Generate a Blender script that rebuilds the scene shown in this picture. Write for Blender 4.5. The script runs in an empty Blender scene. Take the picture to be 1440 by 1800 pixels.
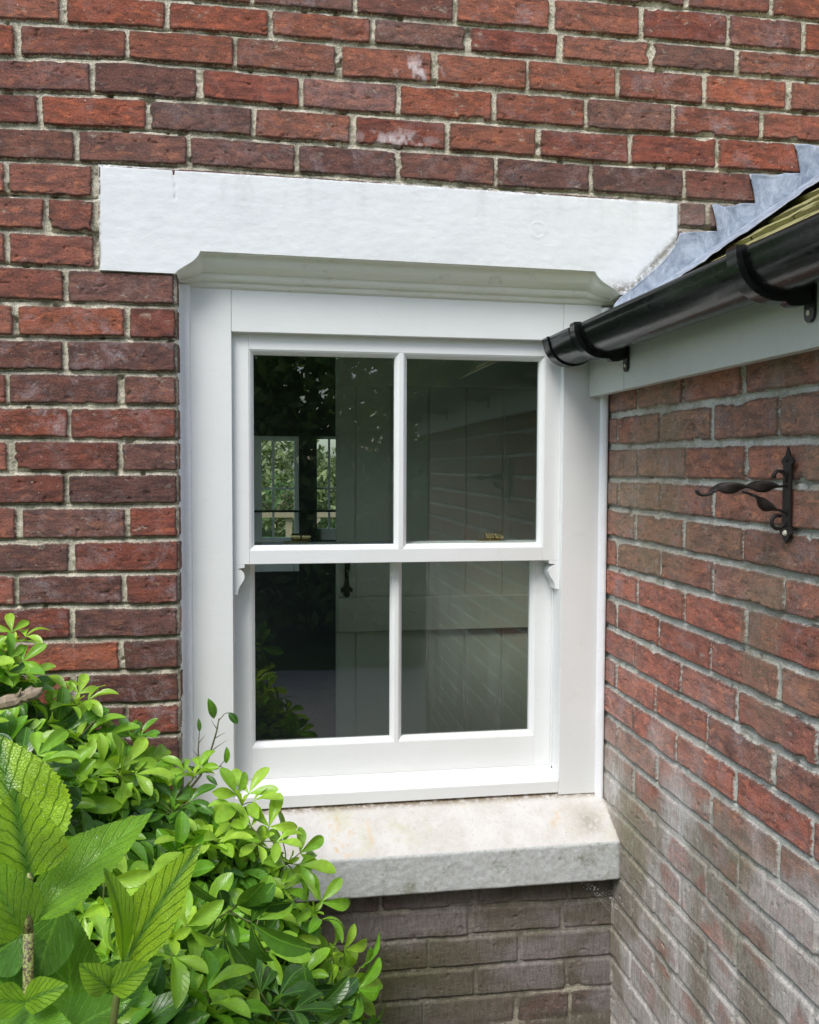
import bpy, bmesh, math, random
import numpy as np
from mathutils import Vector, Matrix, noise as mnoise
random.seed(7); np.random.seed(7)
scene = bpy.context.scene
col = scene.collection
R = math.radians

# ------------------------------------------------------------------ camera
yaw, pit, rol = -0.15956, -0.04866, -0.0036
Mz = Matrix.Rotation(yaw, 3, 'Z'); Mx = Matrix.Rotation(pit, 3, 'X'); My = Matrix.Rotation(rol, 3, 'Y')
A = Mz @ Mx @ My
right, fwd, up = A.col[0], A.col[1], A.col[2]
cam = bpy.data.cameras.new('camera')
camo = bpy.data.objects.new('camera', cam); col.objects.link(camo)
m4 = Matrix(((right.x, up.x, -fwd.x, -0.84875), (right.y, up.y, -fwd.y, -2.06473), (right.z, up.z, -fwd.z, 1.58726), (0, 0, 0, 1)))
camo.matrix_world = m4
cam.sensor_fit = 'HORIZONTAL'; cam.sensor_width = 36; cam.lens = 36 * 1558.76 / 1440
cam.clip_start = 0.02; cam.clip_end = 2000
scene.camera = camo

# ------------------------------------------------------------------ world and sun
SUN_EL, SUN_AZ = 52, 211      # azimuth clockwise from north (+y): the sun stands behind and left of the camera
w = bpy.data.worlds.new('World'); scene.world = w; w.use_nodes = True
nt = w.node_tree; nt.nodes.clear()
sky = nt.nodes.new('ShaderNodeTexSky'); sky.sky_type = 'NISHITA'; sky.sun_disc = False
sky.sun_elevation = R(SUN_EL); sky.sun_rotation = R(SUN_AZ); sky.air_density = 1.0; sky.dust_density = 2.0; sky.ozone_density = 1.0
bg = nt.nodes.new('ShaderNodeBackground'); bg.inputs[1].default_value = 0.15
wo = nt.nodes.new('ShaderNodeOutputWorld')
nt.links.new(sky.outputs[0], bg.inputs[0]); nt.links.new(bg.outputs[0], wo.inputs[0])
sl = bpy.data.lights.new('sun', 'SUN'); sl.energy = 1.45; sl.angle = R(26); sl.color = (1, .985, .96)
so = bpy.data.objects.new('sun', sl); col.objects.link(so)
sd = Vector((math.sin(R(SUN_AZ)) * math.cos(R(SUN_EL)), math.cos(R(SUN_AZ)) * math.cos(R(SUN_EL)), math.sin(R(SUN_EL))))
so.rotation_euler = sd.to_track_quat('Z', 'Y').to_euler(); so.location = sd * 20
scene.view_settings.view_transform = 'Standard'; scene.view_settings.look = 'None'
scene.view_settings.exposure = 0.74; scene.view_settings.gamma = 1

# ------------------------------------------------------------------ helpers
def tag(o, label=None, cat=None, group=None, kind=None):
    if label: o['label'] = label
    if cat: o['category'] = cat
    if group: o['group'] = group
    if kind: o['kind'] = kind
    return o
def empty(name, loc=(0, 0, 0)):
    o = bpy.data.objects.new(name, None); o.location = loc; o.empty_display_size = .05; col.objects.link(o); return o
def link(name, me, m=None, parent=None):
    o = bpy.data.objects.new(name, me)
    if m:
        for q in (m if isinstance(m, (list, tuple)) else [m]): me.materials.append(q)
    col.objects.link(o)
    if parent is not None:
        o.parent = parent
        o.matrix_parent_inverse = Matrix.Translation(-parent.location)
    return o
class MB:
    """collects faces for one mesh"""
    def __init__(s): s.v = []; s.f = []; s.uv = []; s.mi = []; s.sm = False
    def add(s, vs, fs, mi=0, uvs=None):
        b = len(s.v); s.v += [tuple(q) for q in vs]
        for f in fs: s.f.append([b + i for i in f]); s.mi.append(mi)
        if uvs is not None:
            s.uv += list(uvs)
        else: s.uv += [(0, 0)] * len(vs)
    def box(s, x0, x1, y0, y1, z0, z1):
        v = [(x, y, z) for x in (x0, x1) for y in (y0, y1) for z in (z0, z1)]
        s.add(v, [(0, 1, 3, 2), (4, 6, 7, 5), (0, 4, 5, 1), (2, 3, 7, 6), (0, 2, 6, 4), (1, 5, 7, 3)])
    def tube(s, pts, r, n=8, cap=True):
        pts = [Vector(p) for p in pts]; rs = r if isinstance(r, (list, tuple)) else [r] * len(pts)
        vs = []; fs = []
        u = None
        for i, p in enumerate(pts):
            t = (pts[min(i + 1, len(pts) - 1)] - pts[max(i - 1, 0)]).normalized()
            if u is None:
                u = t.orthogonal().normalized()
            u = (u - t * u.dot(t)).normalized(); w_ = t.cross(u)
            for k in range(n):
                a = 2 * math.pi * k / n
                vs.append(p + (u * math.cos(a) + w_ * math.sin(a)) * rs[i])
        for i in range(len(pts) - 1):
            for k in range(n):
                a, b = i * n + k, i * n + (k + 1) % n
                fs.append((a, b, b + n, a + n))
        if cap:
            fs.append(tuple(range(n))[::-1]); fs.append(tuple(range((len(pts) - 1) * n, len(pts) * n)))
        s.add(vs, fs)
    def prism(s, poly, ax, a0, a1):
        """extrude a polygon of two coordinates along axis ax"""
        n = len(poly)
        def P(q, a): l = list(q); l.insert(ax, a); return tuple(l)
        vs = [P(q, a0) for q in poly] + [P(q, a1) for q in poly]
        fs = [tuple(range(n))[::-1], tuple(range(n, 2 * n))] + [(i, (i + 1) % n, n + (i + 1) % n, n + i) for i in range(n)]
        s.add(vs, fs)
    def build(s, name, m=None, parent=None, smooth=False, bevel=0, seg=2, attrs=None):
        me = bpy.data.meshes.new(name); me.from_pydata(s.v, [], s.f)
        if any(s.mi): me.polygons.foreach_set('material_index', s.mi)
        uvl = me.uv_layers.new(name='UVMap')
        li = np.zeros(len(me.loops), int); me.loops.foreach_get('vertex_index', li)
        uvl.data.foreach_set('uv', np.array(s.uv, dtype=float)[li].ravel())
        bm = bmesh.new(); bm.from_mesh(me)
        if not smooth or bevel: bmesh.ops.recalc_face_normals(bm, faces=bm.faces)
        bm.to_mesh(me); bm.free()
        if smooth: me.polygons.foreach_set('use_smooth', [True] * len(me.polygons))
        o = link(name, me, m, parent)
        if bevel:
            b = o.modifiers.new('bevel', 'BEVEL'); b.width = bevel; b.segments = seg; b.limit_method = 'ANGLE'; b.angle_limit = R(35)
            b.harden_normals = False
            me.polygons.foreach_set('use_smooth', [False] * len(me.polygons))
        return o

# --- numpy value noise
def _h(ix, iy, seed):
    with np.errstate(over='ignore'):
        n = (ix.astype(np.int64) * 374761393 + iy.astype(np.int64) * 668265263 + seed * 1274126177) & 0xFFFFFFFF
        n = ((n ^ (n >> 13)) * 1274126177) & 0xFFFFFFFF
        n = (n ^ (n >> 16)) & 0xFFFFFF
    return n / float(0xFFFFFF) * 2 - 1
def vn(x, y, seed=0):
    ix = np.floor(x); iy = np.floor(y); fx = x - ix; fy = y - iy
    fx = fx * fx * (3 - 2 * fx); fy = fy * fy * (3 - 2 * fy)
    a = _h(ix, iy, seed); b = _h(ix + 1, iy, seed); c = _h(ix, iy + 1, seed); d = _h(ix + 1, iy + 1, seed)
    return (a * (1 - fx) + b * fx) * (1 - fy) + (c * (1 - fx) + d * fx) * fy
def fbm(x, y, oct=4, seed=0, g=.5):
    s = 0; a = 1; t = 0
    for i in range(oct):
        s = s + a * vn(x * 2 ** i + 17.3 * i, y * 2 ** i - 9.1 * i, seed + i); t += a; a *= g
    return s / t
def sstep(x, a, b):
    t = np.clip((x - a) / (b - a), 0, 1); return t * t * (3 - 2 * t)

def grid_mesh(name, P, keep=None, attrs=None, m=None, parent=None, uv=None):
    """P: (nv, nu, 3) grid; keep: (nv-1, nu-1) mask of cells"""
    nv, nu = P.shape[:2]
    idx = np.arange(nv * nu).reshape(nv, nu)
    q = np.stack([idx[:-1, :-1], idx[:-1, 1:], idx[1:, 1:], idx[1:, :-1]], -1)
    q = q[keep] if keep is not None else q.reshape(-1, 4)
    q = q.reshape(-1, 4)
    used = np.zeros(nv * nu, bool); used[q.ravel()] = True
    remap = -np.ones(nv * nu, np.int64); remap[used] = np.arange(used.sum())
    q = remap[q]; V = P.reshape(-1, 3)[used]
    me = bpy.data.meshes.new(name)
    me.vertices.add(len(V)); me.vertices.foreach_set('co', V.astype(np.float32).ravel())
    me.loops.add(q.size); me.loops.foreach_set('vertex_index', q.ravel().astype(np.int32))
    me.polygons.add(len(q)); me.polygons.foreach_set('loop_start', (np.arange(len(q)) * 4).astype(np.int32))
    me.update(calc_edges=True)
    me.polygons.foreach_set('use_smooth', np.ones(len(q), bool))
    for k, a in (attrs or {}).items():
        if a.ndim == 2:
            at = me.attributes.new(k, 'FLOAT', 'POINT'); at.data.foreach_set('value', a.reshape(-1)[used].astype(np.float32))
        else:
            at = me.attributes.new(k, 'FLOAT_COLOR', 'POINT'); at.data.foreach_set('color', a.reshape(-1, 4)[used].astype(np.float32).ravel())
    return link(name, me, m, parent)

# ------------------------------------------------------------------ material helpers
class NT:
    def __init__(s, name):
        s.m = bpy.data.materials.new(name); s.m.use_nodes = True; s.t = s.m.node_tree; s.t.nodes.clear()
        s.out = s.n('ShaderNodeOutputMaterial')
    def n(s, ty, **k):
        x = s.t.nodes.new(ty)
        for a, b in k.items():
            if isinstance(a, str) and hasattr(x, a): setattr(x, a, b)
        return x
    def l(s, a, b): s.t.links.new(a, b)
    def noise(s, vec, scale, detail=4, rough=.5, dist=0, out=0):
        x = s.n('ShaderNodeTexNoise'); x.inputs['Scale'].default_value = scale; x.inputs['Detail'].default_value = detail
        x.inputs['Roughness'].default_value = rough; x.inputs['Distortion'].default_value = dist; s.l(vec, x.inputs['Vector']); return x.outputs[out]
    def ramp(s, fac, pts):
        x = s.n('ShaderNodeValToRGB'); cr = x.color_ramp
        while len(cr.elements) < len(pts): cr.elements.new(.5)
        for e, (p, c) in zip(cr.elements, pts):
            e.position = p; e.color = (c, c, c, 1) if not isinstance(c, tuple) else (*c, 1)
        s.l(fac, x.inputs[0]); return x.outputs[0]
    def mix(s, f, a, b, mode='MIX'):
        x = s.n('ShaderNodeMix'); x.data_type = 'RGBA'; x.blend_type = mode; x.clamp_factor = True
        for i, v in ((0, f), (6, a), (7, b)):
            if isinstance(v, (int, float)): x.inputs[i].default_value = v if i == 0 else (v, v, v, 1)
            elif isinstance(v, tuple): x.inputs[i].default_value = (*v, 1)
            else: s.l(v, x.inputs[i])
        return x.outputs[2]
    def math(s, op, a, b=0, c=0):
        x = s.n('ShaderNodeMath'); x.operation = op
        for i, v in enumerate((a, b, c)):
            if isinstance(v, (int, float)): x.inputs[i].default_value = v
            else: s.l(v, x.inputs[i])
        return x.outputs[0]
    def mapv(s, vec, sc=(1, 1, 1), rot=(0, 0, 0), loc=(0, 0, 0)):
        x = s.n('ShaderNodeMapping'); x.inputs['Scale'].default_value = sc; x.inputs['Rotation'].default_value = rot; x.inputs['Location'].default_value = loc
        s.l(vec, x.inputs[0]); return x.outputs[0]
    def obj(s): return s.n('ShaderNodeTexCoord').outputs['Object']
    def attr(s, name): return s.n('ShaderNodeAttribute', attribute_name=name)
    def bump(s, h, strength=.3, dist=.002, nrm=None):
        x = s.n('ShaderNodeBump'); x.inputs['Strength'].default_value = strength; x.inputs['Distance'].default_value = dist
        s.l(h, x.inputs['Height'])
        if nrm is not None: s.l(nrm, x.inputs['Normal'])
        return x.outputs[0]
    def pbr(s, color, rough=.5, nrm=None, spec=.5, metal=0, coat=0):
        x = s.n('ShaderNodeBsdfPrincipled')
        for k, v in (('Base Color', color), ('Roughness', rough), ('Metallic', metal), ('Specular IOR Level', spec), ('Coat Weight', coat)):
            if isinstance(v, tuple): x.inputs[k].default_value = (*v, 1)
            elif isinstance(v, (int, float)): x.inputs[k].default_value = v
            else: s.l(v, x.inputs[k])
        if nrm is not None: s.l(nrm, x.inputs['Normal'])
        s.l(x.outputs[0], s.out.inputs[0]); return x

def brick_material(name, mort_a, mort_b, dirt):
    t = NT(name); o = t.obj(); tone = t.attr('tone'); d = t.attr('edge').outputs['Fac']; st = t.attr('stain')
    fine = t.noise(o, 900, 3, .6); mid = t.noise(o, 190, 5, .65)
    # mortar mask with a crumbly border
    dn = t.math('ADD', d, t.math('MULTIPLY', t.math('SUBTRACT', mid, .5), .0085))
    mask = t.ramp(t.math('MULTIPLY_ADD', dn, 250, .5), [(.35, 0.), (.62, 1.)])
    horiz = t.mapv(o, (1, 1, 2.6))
    n1 = t.noise(horiz, 17, 6, .62, .6)
    base = tone.outputs['Color']
    dark = t.mix(1., base, (.50, .62, .70), 'MULTIPLY')
    c = t.mix(t.ramp(n1, [(.44, 0.), (.58, .8)]), base, dark)
    n2 = t.noise(t.mapv(o, (1, 1, 2.2), loc=(5, 2, 7)), 30, 6, .6, .4)
    hot = t.mix(1., base, (1.55, 1.50, 1.25), 'MULTIPLY')
    c = t.mix(t.ramp(n2, [(.54, 0.), (.66, .8)]), c, hot)
    # drag lines of the kiln
    dr = t.noise(t.mapv(o, (16, 16, 85), rot=(0, .06, 0)), 1, 7, .75, 1.6)
    c = t.mix(t.ramp(dr, [(.36, .65), (.46, 0.)]), c, (.050, .022, .018))
    c = t.mix(t.ramp(dr, [(.60, 0.), (.70, .35)]), c, (.33, .16, .12))
    sp = t.noise(o, 420, 2, .5)
    c = t.mix(t.ramp(sp, [(.33, .7), (.44, 0.)]), c, (.035, .02, .018))
    # lime bloom, strongest where tone alpha says so
    bl = t.noise(t.mapv(o, loc=(3, 9, 1)), 14, 9, .78, .3)
    blf = t.math('MULTIPLY', t.ramp(bl, [(.50, 0.), (.68, 1.)]), t.math('MULTIPLY', tone.outputs['Alpha'], t.ramp(t.noise(o, 260, 4, .75), [(.35, .15), (.62, 1.)])))
    c = t.mix(blf, c, (.40, .335, .345))
    sm = t.noise(t.mapv(o, (1, 1, 1.7), loc=(11, 2, 5)), 21, 9, .78)
    c = t.mix(t.ramp(sm, [(.58, 0.), (.66, .55)]), c, tuple(q * .78 for q in mort_a))
    # pale chips
    ch = t.noise(o, 125, 2, .5)
    c = t.mix(t.ramp(ch, [(.735, 0.), (.76, .8)]), c, (.55, .50, .45))
    m = t.mix(t.ramp(t.noise(o, 330, 4, .7), [(.40, 0.), (.54, 1.)]), mort_b, mort_a)
    m = t.mix(t.ramp(t.noise(o, 26, 7, .7), [(.47, 0.), (.64, .8)]), m, dirt)
    m = t.mix(t.ramp(t.noise(o, 560, 1, .5), [(.66, 0.), (.70, .8)]), m, (.75, .72, .66))
    cc = t.mix(mask, m, c)
    # a film of dirt along the arris
    edge = t.ramp(t.math('ABSOLUTE', t.math('MULTIPLY', t.math('SUBTRACT', dn, .0022), 190)), [(.0, .55), (.8, 0.)])
    cc = t.mix(edge, cc, (.07, .055, .045))
    sa = t.math('MULTIPLY', st.outputs['Alpha'], t.ramp(t.noise(t.mapv(o, (1, 1, .5)), 55, 6, .75), [(.22, .55), (.52, 1.)]))
    scol = t.mix(t.ramp(t.noise(t.mapv(o, (1.6, 1.6, .35)), 90, 5, .75), [(.3, 0.), (.7, 1.)]), t.mix(1., st.outputs['Color'], (.62, .62, .6), 'MULTIPLY'), t.mix(1., st.outputs['Color'], (1.3, 1.3, 1.3), 'MULTIPLY'))
    cc = t.mix(sa, cc, scol)
    cc = t.mix(1., cc, t.ramp(fine, [(.30, .55), (.70, 1.42)]), 'MULTIPLY')
    h = t.math('ADD', t.math('MULTIPLY', mid, .9), t.math('ADD', t.math('MULTIPLY', dr, .5), t.math('MULTIPLY', fine, .35)))
    bp = t.bump(h, .8, .0030)
    t.pbr(cc, t.ramp(mid, [(.3, .72), (.7, .95)]), bp, .25)
    return t.m
M = {}
M['brick'] = brick_material('brick_red', (.68, .635, .50), (.34, .31, .235), (.15, .145, .085))
M['brick2'] = brick_material('brick_weathered', (.64, .64, .58), (.42, .42, .36), (.32, .32, .25))

def paint(name, c, rough=.35, bumpy=.0, dirt=0, grey=(.3, .31, .25), scale=1):
    t = NT(name); o = t.obj()
    n = t.noise(o, 6 * scale, 5, .6); f = t.noise(o, 130 * scale, 4, .6)
    cc = t.mix(t.ramp(n, [(.3, 0.), (.75, 1.)]), tuple(q * .95 for q in c), c)
    if dirt:
        k = t.noise(t.mapv(o, (1, 1, 1.5), loc=(2, 3, 4)), 26, 8, .75)
        cc = t.mix(t.ramp(k, [(.58, 0.), (.72, dirt)]), cc, grey)
        cc = t.mix(t.ramp(t.noise(o, 210, 3, .6), [(.70, 0.), (.74, dirt)]), cc, tuple(q * .5 for q in grey))
    big = t.noise(t.mapv(o, (.6, .6, 3)), 40, 4, .6)
    h = t.math('ADD', t.math('MULTIPLY', f, .4), big)
    t.pbr(cc, t.ramp(f, [(.3, rough - .04), (.7, rough + .08)]), t.bump(h, bumpy, .002) if bumpy else t.bump(h, .06, .001), .45)
    return t.m
M['frame'] = paint('white_satin_paint', (.79, .81, .80), .32, .16, .20, (.55, .54, .47))
M['sealant'] = paint('white_sealant', (.88, .90, .92), .28, .25, .1)
M['fascia'] = paint('aged_white_paint', (.56, .585, .54), .3, .18, .28, (.26, .27, .2), 1.2)
M['moulding'] = paint('chalky_paint', (.83, .84, .79), .6, .3, .40, (.30, .28, .21))

def mat_lintel():
    t = NT('lintel_paint'); o = t.obj()
    n = t.noise(o, 9, 5, .6); f = t.noise(t.mapv(o, (1, 1, 1.3)), 60, 6, .65, .5); g = t.noise(o, 420, 3, .6)
    cc = t.mix(t.ramp(n, [(.3, 0.), (.7, 1.)]), (.70, .725, .735), (.76, .78, .785))
    k = t.noise(t.mapv(o, loc=(1, 5, 3)), 70, 8, .8)
    e = t.attr('wear').outputs['Fac']
    wear = t.math('MULTIPLY', t.ramp(k, [(.42, 0.), (.52, 1.)]), e)
    cc = t.mix(wear, cc, (.20, .18, .14))
    cc = t.mix(t.ramp(t.noise(o, 160, 3, .6), [(.74, 0.), (.77, .5)]), cc, (.4, .4, .38))
    h = t.math('ADD', f, t.math('MULTIPLY', g, .35))
    t.pbr(cc, .62, t.bump(h, .42, .0018), .3); return t.m
M['lintel'] = mat_lintel()
def mat_stone():
    t = NT('painted_sill_stone'); o = t.obj()
    n = t.noise(o, 12, 7, .7); f = t.noise(o, 95, 6, .7); g = t.noise(o, 500, 2, .6)
    sep = t.n('ShaderNodeSeparateXYZ'); t.l(o, sep.inputs[0])
    base = t.mix(t.ramp(n, [(.35, 0.), (.62, 1.)]), (.56, .545, .50), (.66, .655, .635))
    yel = t.noise(t.mapv(o, (1, 1, 1), loc=(4, 1, 1)), 9, 5, .6)
    base = t.mix(t.ramp(yel, [(.56, 0.), (.72, .55)]), base, (.50, .50, .27))
    base = t.mix(t.ramp(f, [(.56, 0.), (.68, .42)]), base, (.36, .33, .27))
    # the drip face is greyer than the slope
    front = t.attr('front').outputs['Fac']
    gcol = t.mix(t.ramp(f, [(.35, 0.), (.62, 1.)]), (.42, .44, .43), (.56, .59, .585))
    gcol = t.mix(t.ramp(t.noise(t.mapv(o, loc=(7, 7, 7)), 14, 8, .75), [(.55, 0.), (.68, .85)]), gcol, (.17, .18, .10))
    cc = t.mix(front, base, gcol)
    # rusty rubs on the slope
    r = t.attr('rust').outputs['Fac']
    cc = t.mix(t.math('MULTIPLY', r, t.ramp(t.noise(o, 60, 5, .7), [(.44, 0.), (.66, .8)])), cc, (.66, .45, .22))
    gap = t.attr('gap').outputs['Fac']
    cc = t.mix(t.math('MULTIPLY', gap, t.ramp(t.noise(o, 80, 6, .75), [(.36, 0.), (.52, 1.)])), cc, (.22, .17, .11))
    cc = t.mix(t.ramp(g, [(.66, 0.), (.72, .5)]), cc, (.15, .14, .11))
    h = t.math('ADD', f, t.math('MULTIPLY', g, .4))
    t.pbr(cc, .8, t.bump(h, .7, .002), .25); return t.m
M['stone'] = mat_stone()
def mat_simple(name, c, rough=.5, metal=0, spec=.5, var=.25, sc=20, bump=.2, coat=0):
    t = NT(name); o = t.obj(); n = t.noise(o, sc, 6, .6); f = t.noise(o, sc * 9, 4, .6)
    cc = t.mix(n, tuple(q * (1 - var) for q in c), tuple(min(1, q * (1 + var)) for q in c))
    t.pbr(cc, t.ramp(f, [(.3, max(.03, rough - .07)), (.7, rough + .1)]), t.bump(f, bump, .001), spec, metal, coat); return t.m
M['gutter'] = None
def mat_gutter():
    t = NT('black_gutter_plastic'); o = t.obj()
    f = t.noise(t.mapv(o, (1, .35, 1)), 150, 6, .7); b = t.noise(t.mapv(o, (1, .06, 1)), 26, 4, .6)
    c = t.mix(t.ramp(b, [(.5, 0.), (.75, .8)]), (.006, .007, .007), (.022, .024, .023))
    c = t.mix(t.ramp(t.noise(t.mapv(o, (3, .5, 1)), 70, 7, .8), [(.60, 0.), (.72, .35)]), c, (.13, .13, .115))
    c = t.mix(t.ramp(t.noise(o, 230, 2, .5), [(.76, 0.), (.78, .6)]), c, (.28, .28, .26))
    t.pbr(c, t.ramp(f, [(.3, .10), (.7, .30)]), t.bump(t.math('ADD', b, t.math('MULTIPLY', f, .25)), .06, .002), .55); return t.m
M['gutter'] = mat_gutter()
def mat_lead():
    t = NT('lead_sheet'); o = t.obj()
    n = t.noise(o, 22, 8, .72, .6); f = t.noise(o, 160, 5, .7); s_ = t.noise(t.mapv(o, (2, 2, .5), rot=(0, .55, 0)), 30, 7, .75, .4)
    c = t.mix(t.ramp(n, [(.34, 0.), (.66, 1.)]), (.17, .21, .27), (.43, .48, .55))
    c = t.mix(t.ramp(s_, [(.52, 0.), (.66, .6)]), c, (.60, .64, .70))
    c = t.mix(t.ramp(f, [(.60, 0.), (.72, .5)]), c, (.20, .24, .30))
    t.pbr(c, t.ramp(f, [(.3, .42), (.7, .65)]), t.bump(t.math('ADD', n, f), .3, .0018), .5, .15); return t.m
M['lead'] = mat_lead()
def mat_moss():
    t = NT('mossy_tile'); o = t.obj()
    n = t.noise(t.mapv(o, (1, .5, 1)), 24, 7, .7); f = t.noise(o, 140, 6, .75)
    c = t.mix(t.ramp(n, [(.32, 0.), (.5, 1.)]), (.24, .21, .12), (.40, .38, .15))
    c = t.mix(t.ramp(f, [(.45, 0.), (.62, .8)]), c, (.27, .26, .15))
    c = t.mix(t.ramp(f, [(.28, .8), (.40, 0.)]), c, (.045, .04, .03))
    t.pbr(c, .9, t.bump(f, .9, .005), .2); return t.m
M['moss'] = mat_moss()
M['iron'] = mat_simple('black_wrought_iron', (.026, .022, .020), .5, .3, .5, .4, 60, .5)
M['brass'] = mat_simple('aged_brass', (.52, .42, .20), .28, 1, .5, .3, 90, .2)
M['screw'] = mat_simple('pale_screw', (.7, .66, .56), .6, 0, .4, .3, 200, .4)
M['stem'] = mat_simple('green_stem', (.16, .20, .05), .5, 0, .4, .4, 60, .4)
M['wood'] = mat_simple('dead_bark', (.30, .24, .17), .85, 0, .3, .6, 45, 1.0)
M['twig'] = mat_simple('twig_bark', (.12, .12, .06), .6, 0, .3, .5, 80, .6)
M['soil'] = mat_simple('garden_soil', (.06, .045, .03), .95, 0, .2, .5, 8, 1.)
M['web'] = mat_simple('cobweb_silk', (.75, .75, .72), .6, 0, .3, .1, 50, .1)

def mat_glass():
    t = NT('window_glass'); o = t.obj()
    lw = t.n('ShaderNodeFresnel'); lw.inputs['IOR'].default_value = 1.5
    fac = t.math('MINIMUM', t.math('MULTIPLY', lw.outputs[0], 2.6), 1.0)
    tr = t.n('ShaderNodeBsdfTransparent'); tr.inputs[0].default_value = (.80, .86, .83, 1)
    gl = t.n('ShaderNodeBsdfGlossy'); gl.inputs['Roughness'].default_value = .0; gl.inputs[0].default_value = (.95, 1, .97, 1)
    nb = t.noise(o, 3.5, 2, .5)
    t.l(t.bump(nb, .04, .01), gl.inputs['Normal'])
    mx = t.n('ShaderNodeMixShader'); t.l(fac, mx.inputs[0]); t.l(tr.outputs[0], mx.inputs[1]); t.l(gl.outputs[0], mx.inputs[2])
    t.l(mx.outputs[0], t.out.inputs[0]); return t.m
M['glass'] = mat_glass()

def mat_leaf(name, dark, light, yellow, veins=0, trans=.35, gloss=.32):
    t = NT(name); uv = t.n('ShaderNodeUVMap').outputs[0]; sep = t.n('ShaderNodeSeparateXYZ'); t.l(uv, sep.inputs[0])
    a = t.attr('age').outputs['Fac']; o = t.obj()
    c = t.mix(t.ramp(a, [(.0, 0.), (.5, 1.)]), dark, light)
    c = t.mix(t.ramp(a, [(.5, 0.), (1., 1.)]), c, yellow)
    n = t.noise(o, 35, 5, .6)
    c = t.mix(1., c, t.ramp(n, [(.3, .78), (.7, 1.2)]), 'MULTIPLY')
    c = t.mix(t.ramp(t.noise(o, 140, 2, .5), [(.735, 0.), (.76, .7)]), c, (.14, .09, .03))
    u = t.math('ABSOLUTE', t.math('SUBTRACT', sep.outputs[0], .5))
    mid = t.ramp(u, [(.012, 1.), (.035, 0.)])
    c = t.mix(t.math('MULTIPLY', mid, .45), c, tuple(min(1, q * 1.6 + .03) for q in light))
    # side veins sweep forward
    vv = t.math('SUBTRACT', t.math('MULTIPLY', sep.outputs[1], 6.5 if veins else 9.), t.math('MULTIPLY', t.math('POWER', u, .8), 6.5 if veins else 6.))
    vv = t.math('ADD', vv, t.math('MULTIPLY', t.math('SUBTRACT', t.noise(uv, 6, 3, .5), .5), .8 if veins else .1))
    tri = t.math('ABSOLUTE', t.math('SUBTRACT', t.math('FRACT', vv), .5))
    vein = t.ramp(tri, [(.0, 1.), (.10, 0.)])
    h = t.math('MULTIPLY', vein, -1.)
    if veins:
        vo = t.n('ShaderNodeTexVoronoi'); vo.feature = 'DISTANCE_TO_EDGE'; vo.inputs['Scale'].default_value = 26; t.l(t.mapv(uv, (1, 2.2, 1)), vo.inputs[0])
        net = t.ramp(vo.outputs[0], [(.0, 1.), (.10, 0.)])
        young_backlit = t.ramp(a, [(.6, 0.), (.85, 1.)])  # backlit leaves: yellow blade and dark veins are put into the colour
        vc = t.mix(young_backlit, tuple(min(1, q * 1.5 + .12) for q in light), tuple(q * .9 for q in dark))
        c = t.mix(t.math('MULTIPLY', vein, .7), c, vc)
        c = t.mix(t.math('MULTIPLY', net, t.ramp(a, [(.5, .12), (.85, .42)])), c, tuple(q * .8 for q in dark))
        c = t.mix(t.math('MULTIPLY', t.ramp(a, [(.6, 0.), (.85, .75)]), t.ramp(u, [(.02, 1.), (.09, 0.)])), c, tuple(q * 1.0 for q in dark))
        h = t.math('SUBTRACT', h, t.math('MULTIPLY', net, .35))
    h = t.math('ADD', h, t.math('MULTIPLY', t.noise(o, 90, 3, .5), .8)); nr = t.bump(h, .8 if veins else .35, .0016)
    p = t.pbr(c, t.ramp(n, [(.3, gloss - .06), (.7, gloss + .12)]), nr, .5)
    tl = t.n('ShaderNodeBsdfTranslucent'); t.l(t.mix(1., c, (1.5, 1.35, .5), 'MULTIPLY'), tl.inputs[0]); t.l(nr, tl.inputs['Normal'])
    mx = t.n('ShaderNodeMixShader'); mx.inputs[0].default_value = trans; t.l(p.outputs[0], mx.inputs[1]); t.l(tl.outputs[0], mx.inputs[2])
    t.l(mx.outputs[0], t.out.inputs[0]); return t.m
M['choisya'] = mat_leaf('glossy_leaf', (.035, .11, .028), (.17, .41, .03), (.42, .66, .07), 0, .33, .22)
M['hydrangea'] = mat_leaf('veined_leaf', (.05, .17, .025), (.17, .40, .03), (.36, .60, .03), 1, .42, .26)
M['far_leaf'] = mat_leaf('far_leaf', (.10, .14, .06), (.22, .27, .12), (.42, .44, .22), 0, .2, .6)
M['hedge'] = mat_leaf('hedge_leaf', (.10, .17, .05), (.19, .32, .08), (.34, .44, .12), 0, .25, .5)

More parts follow.
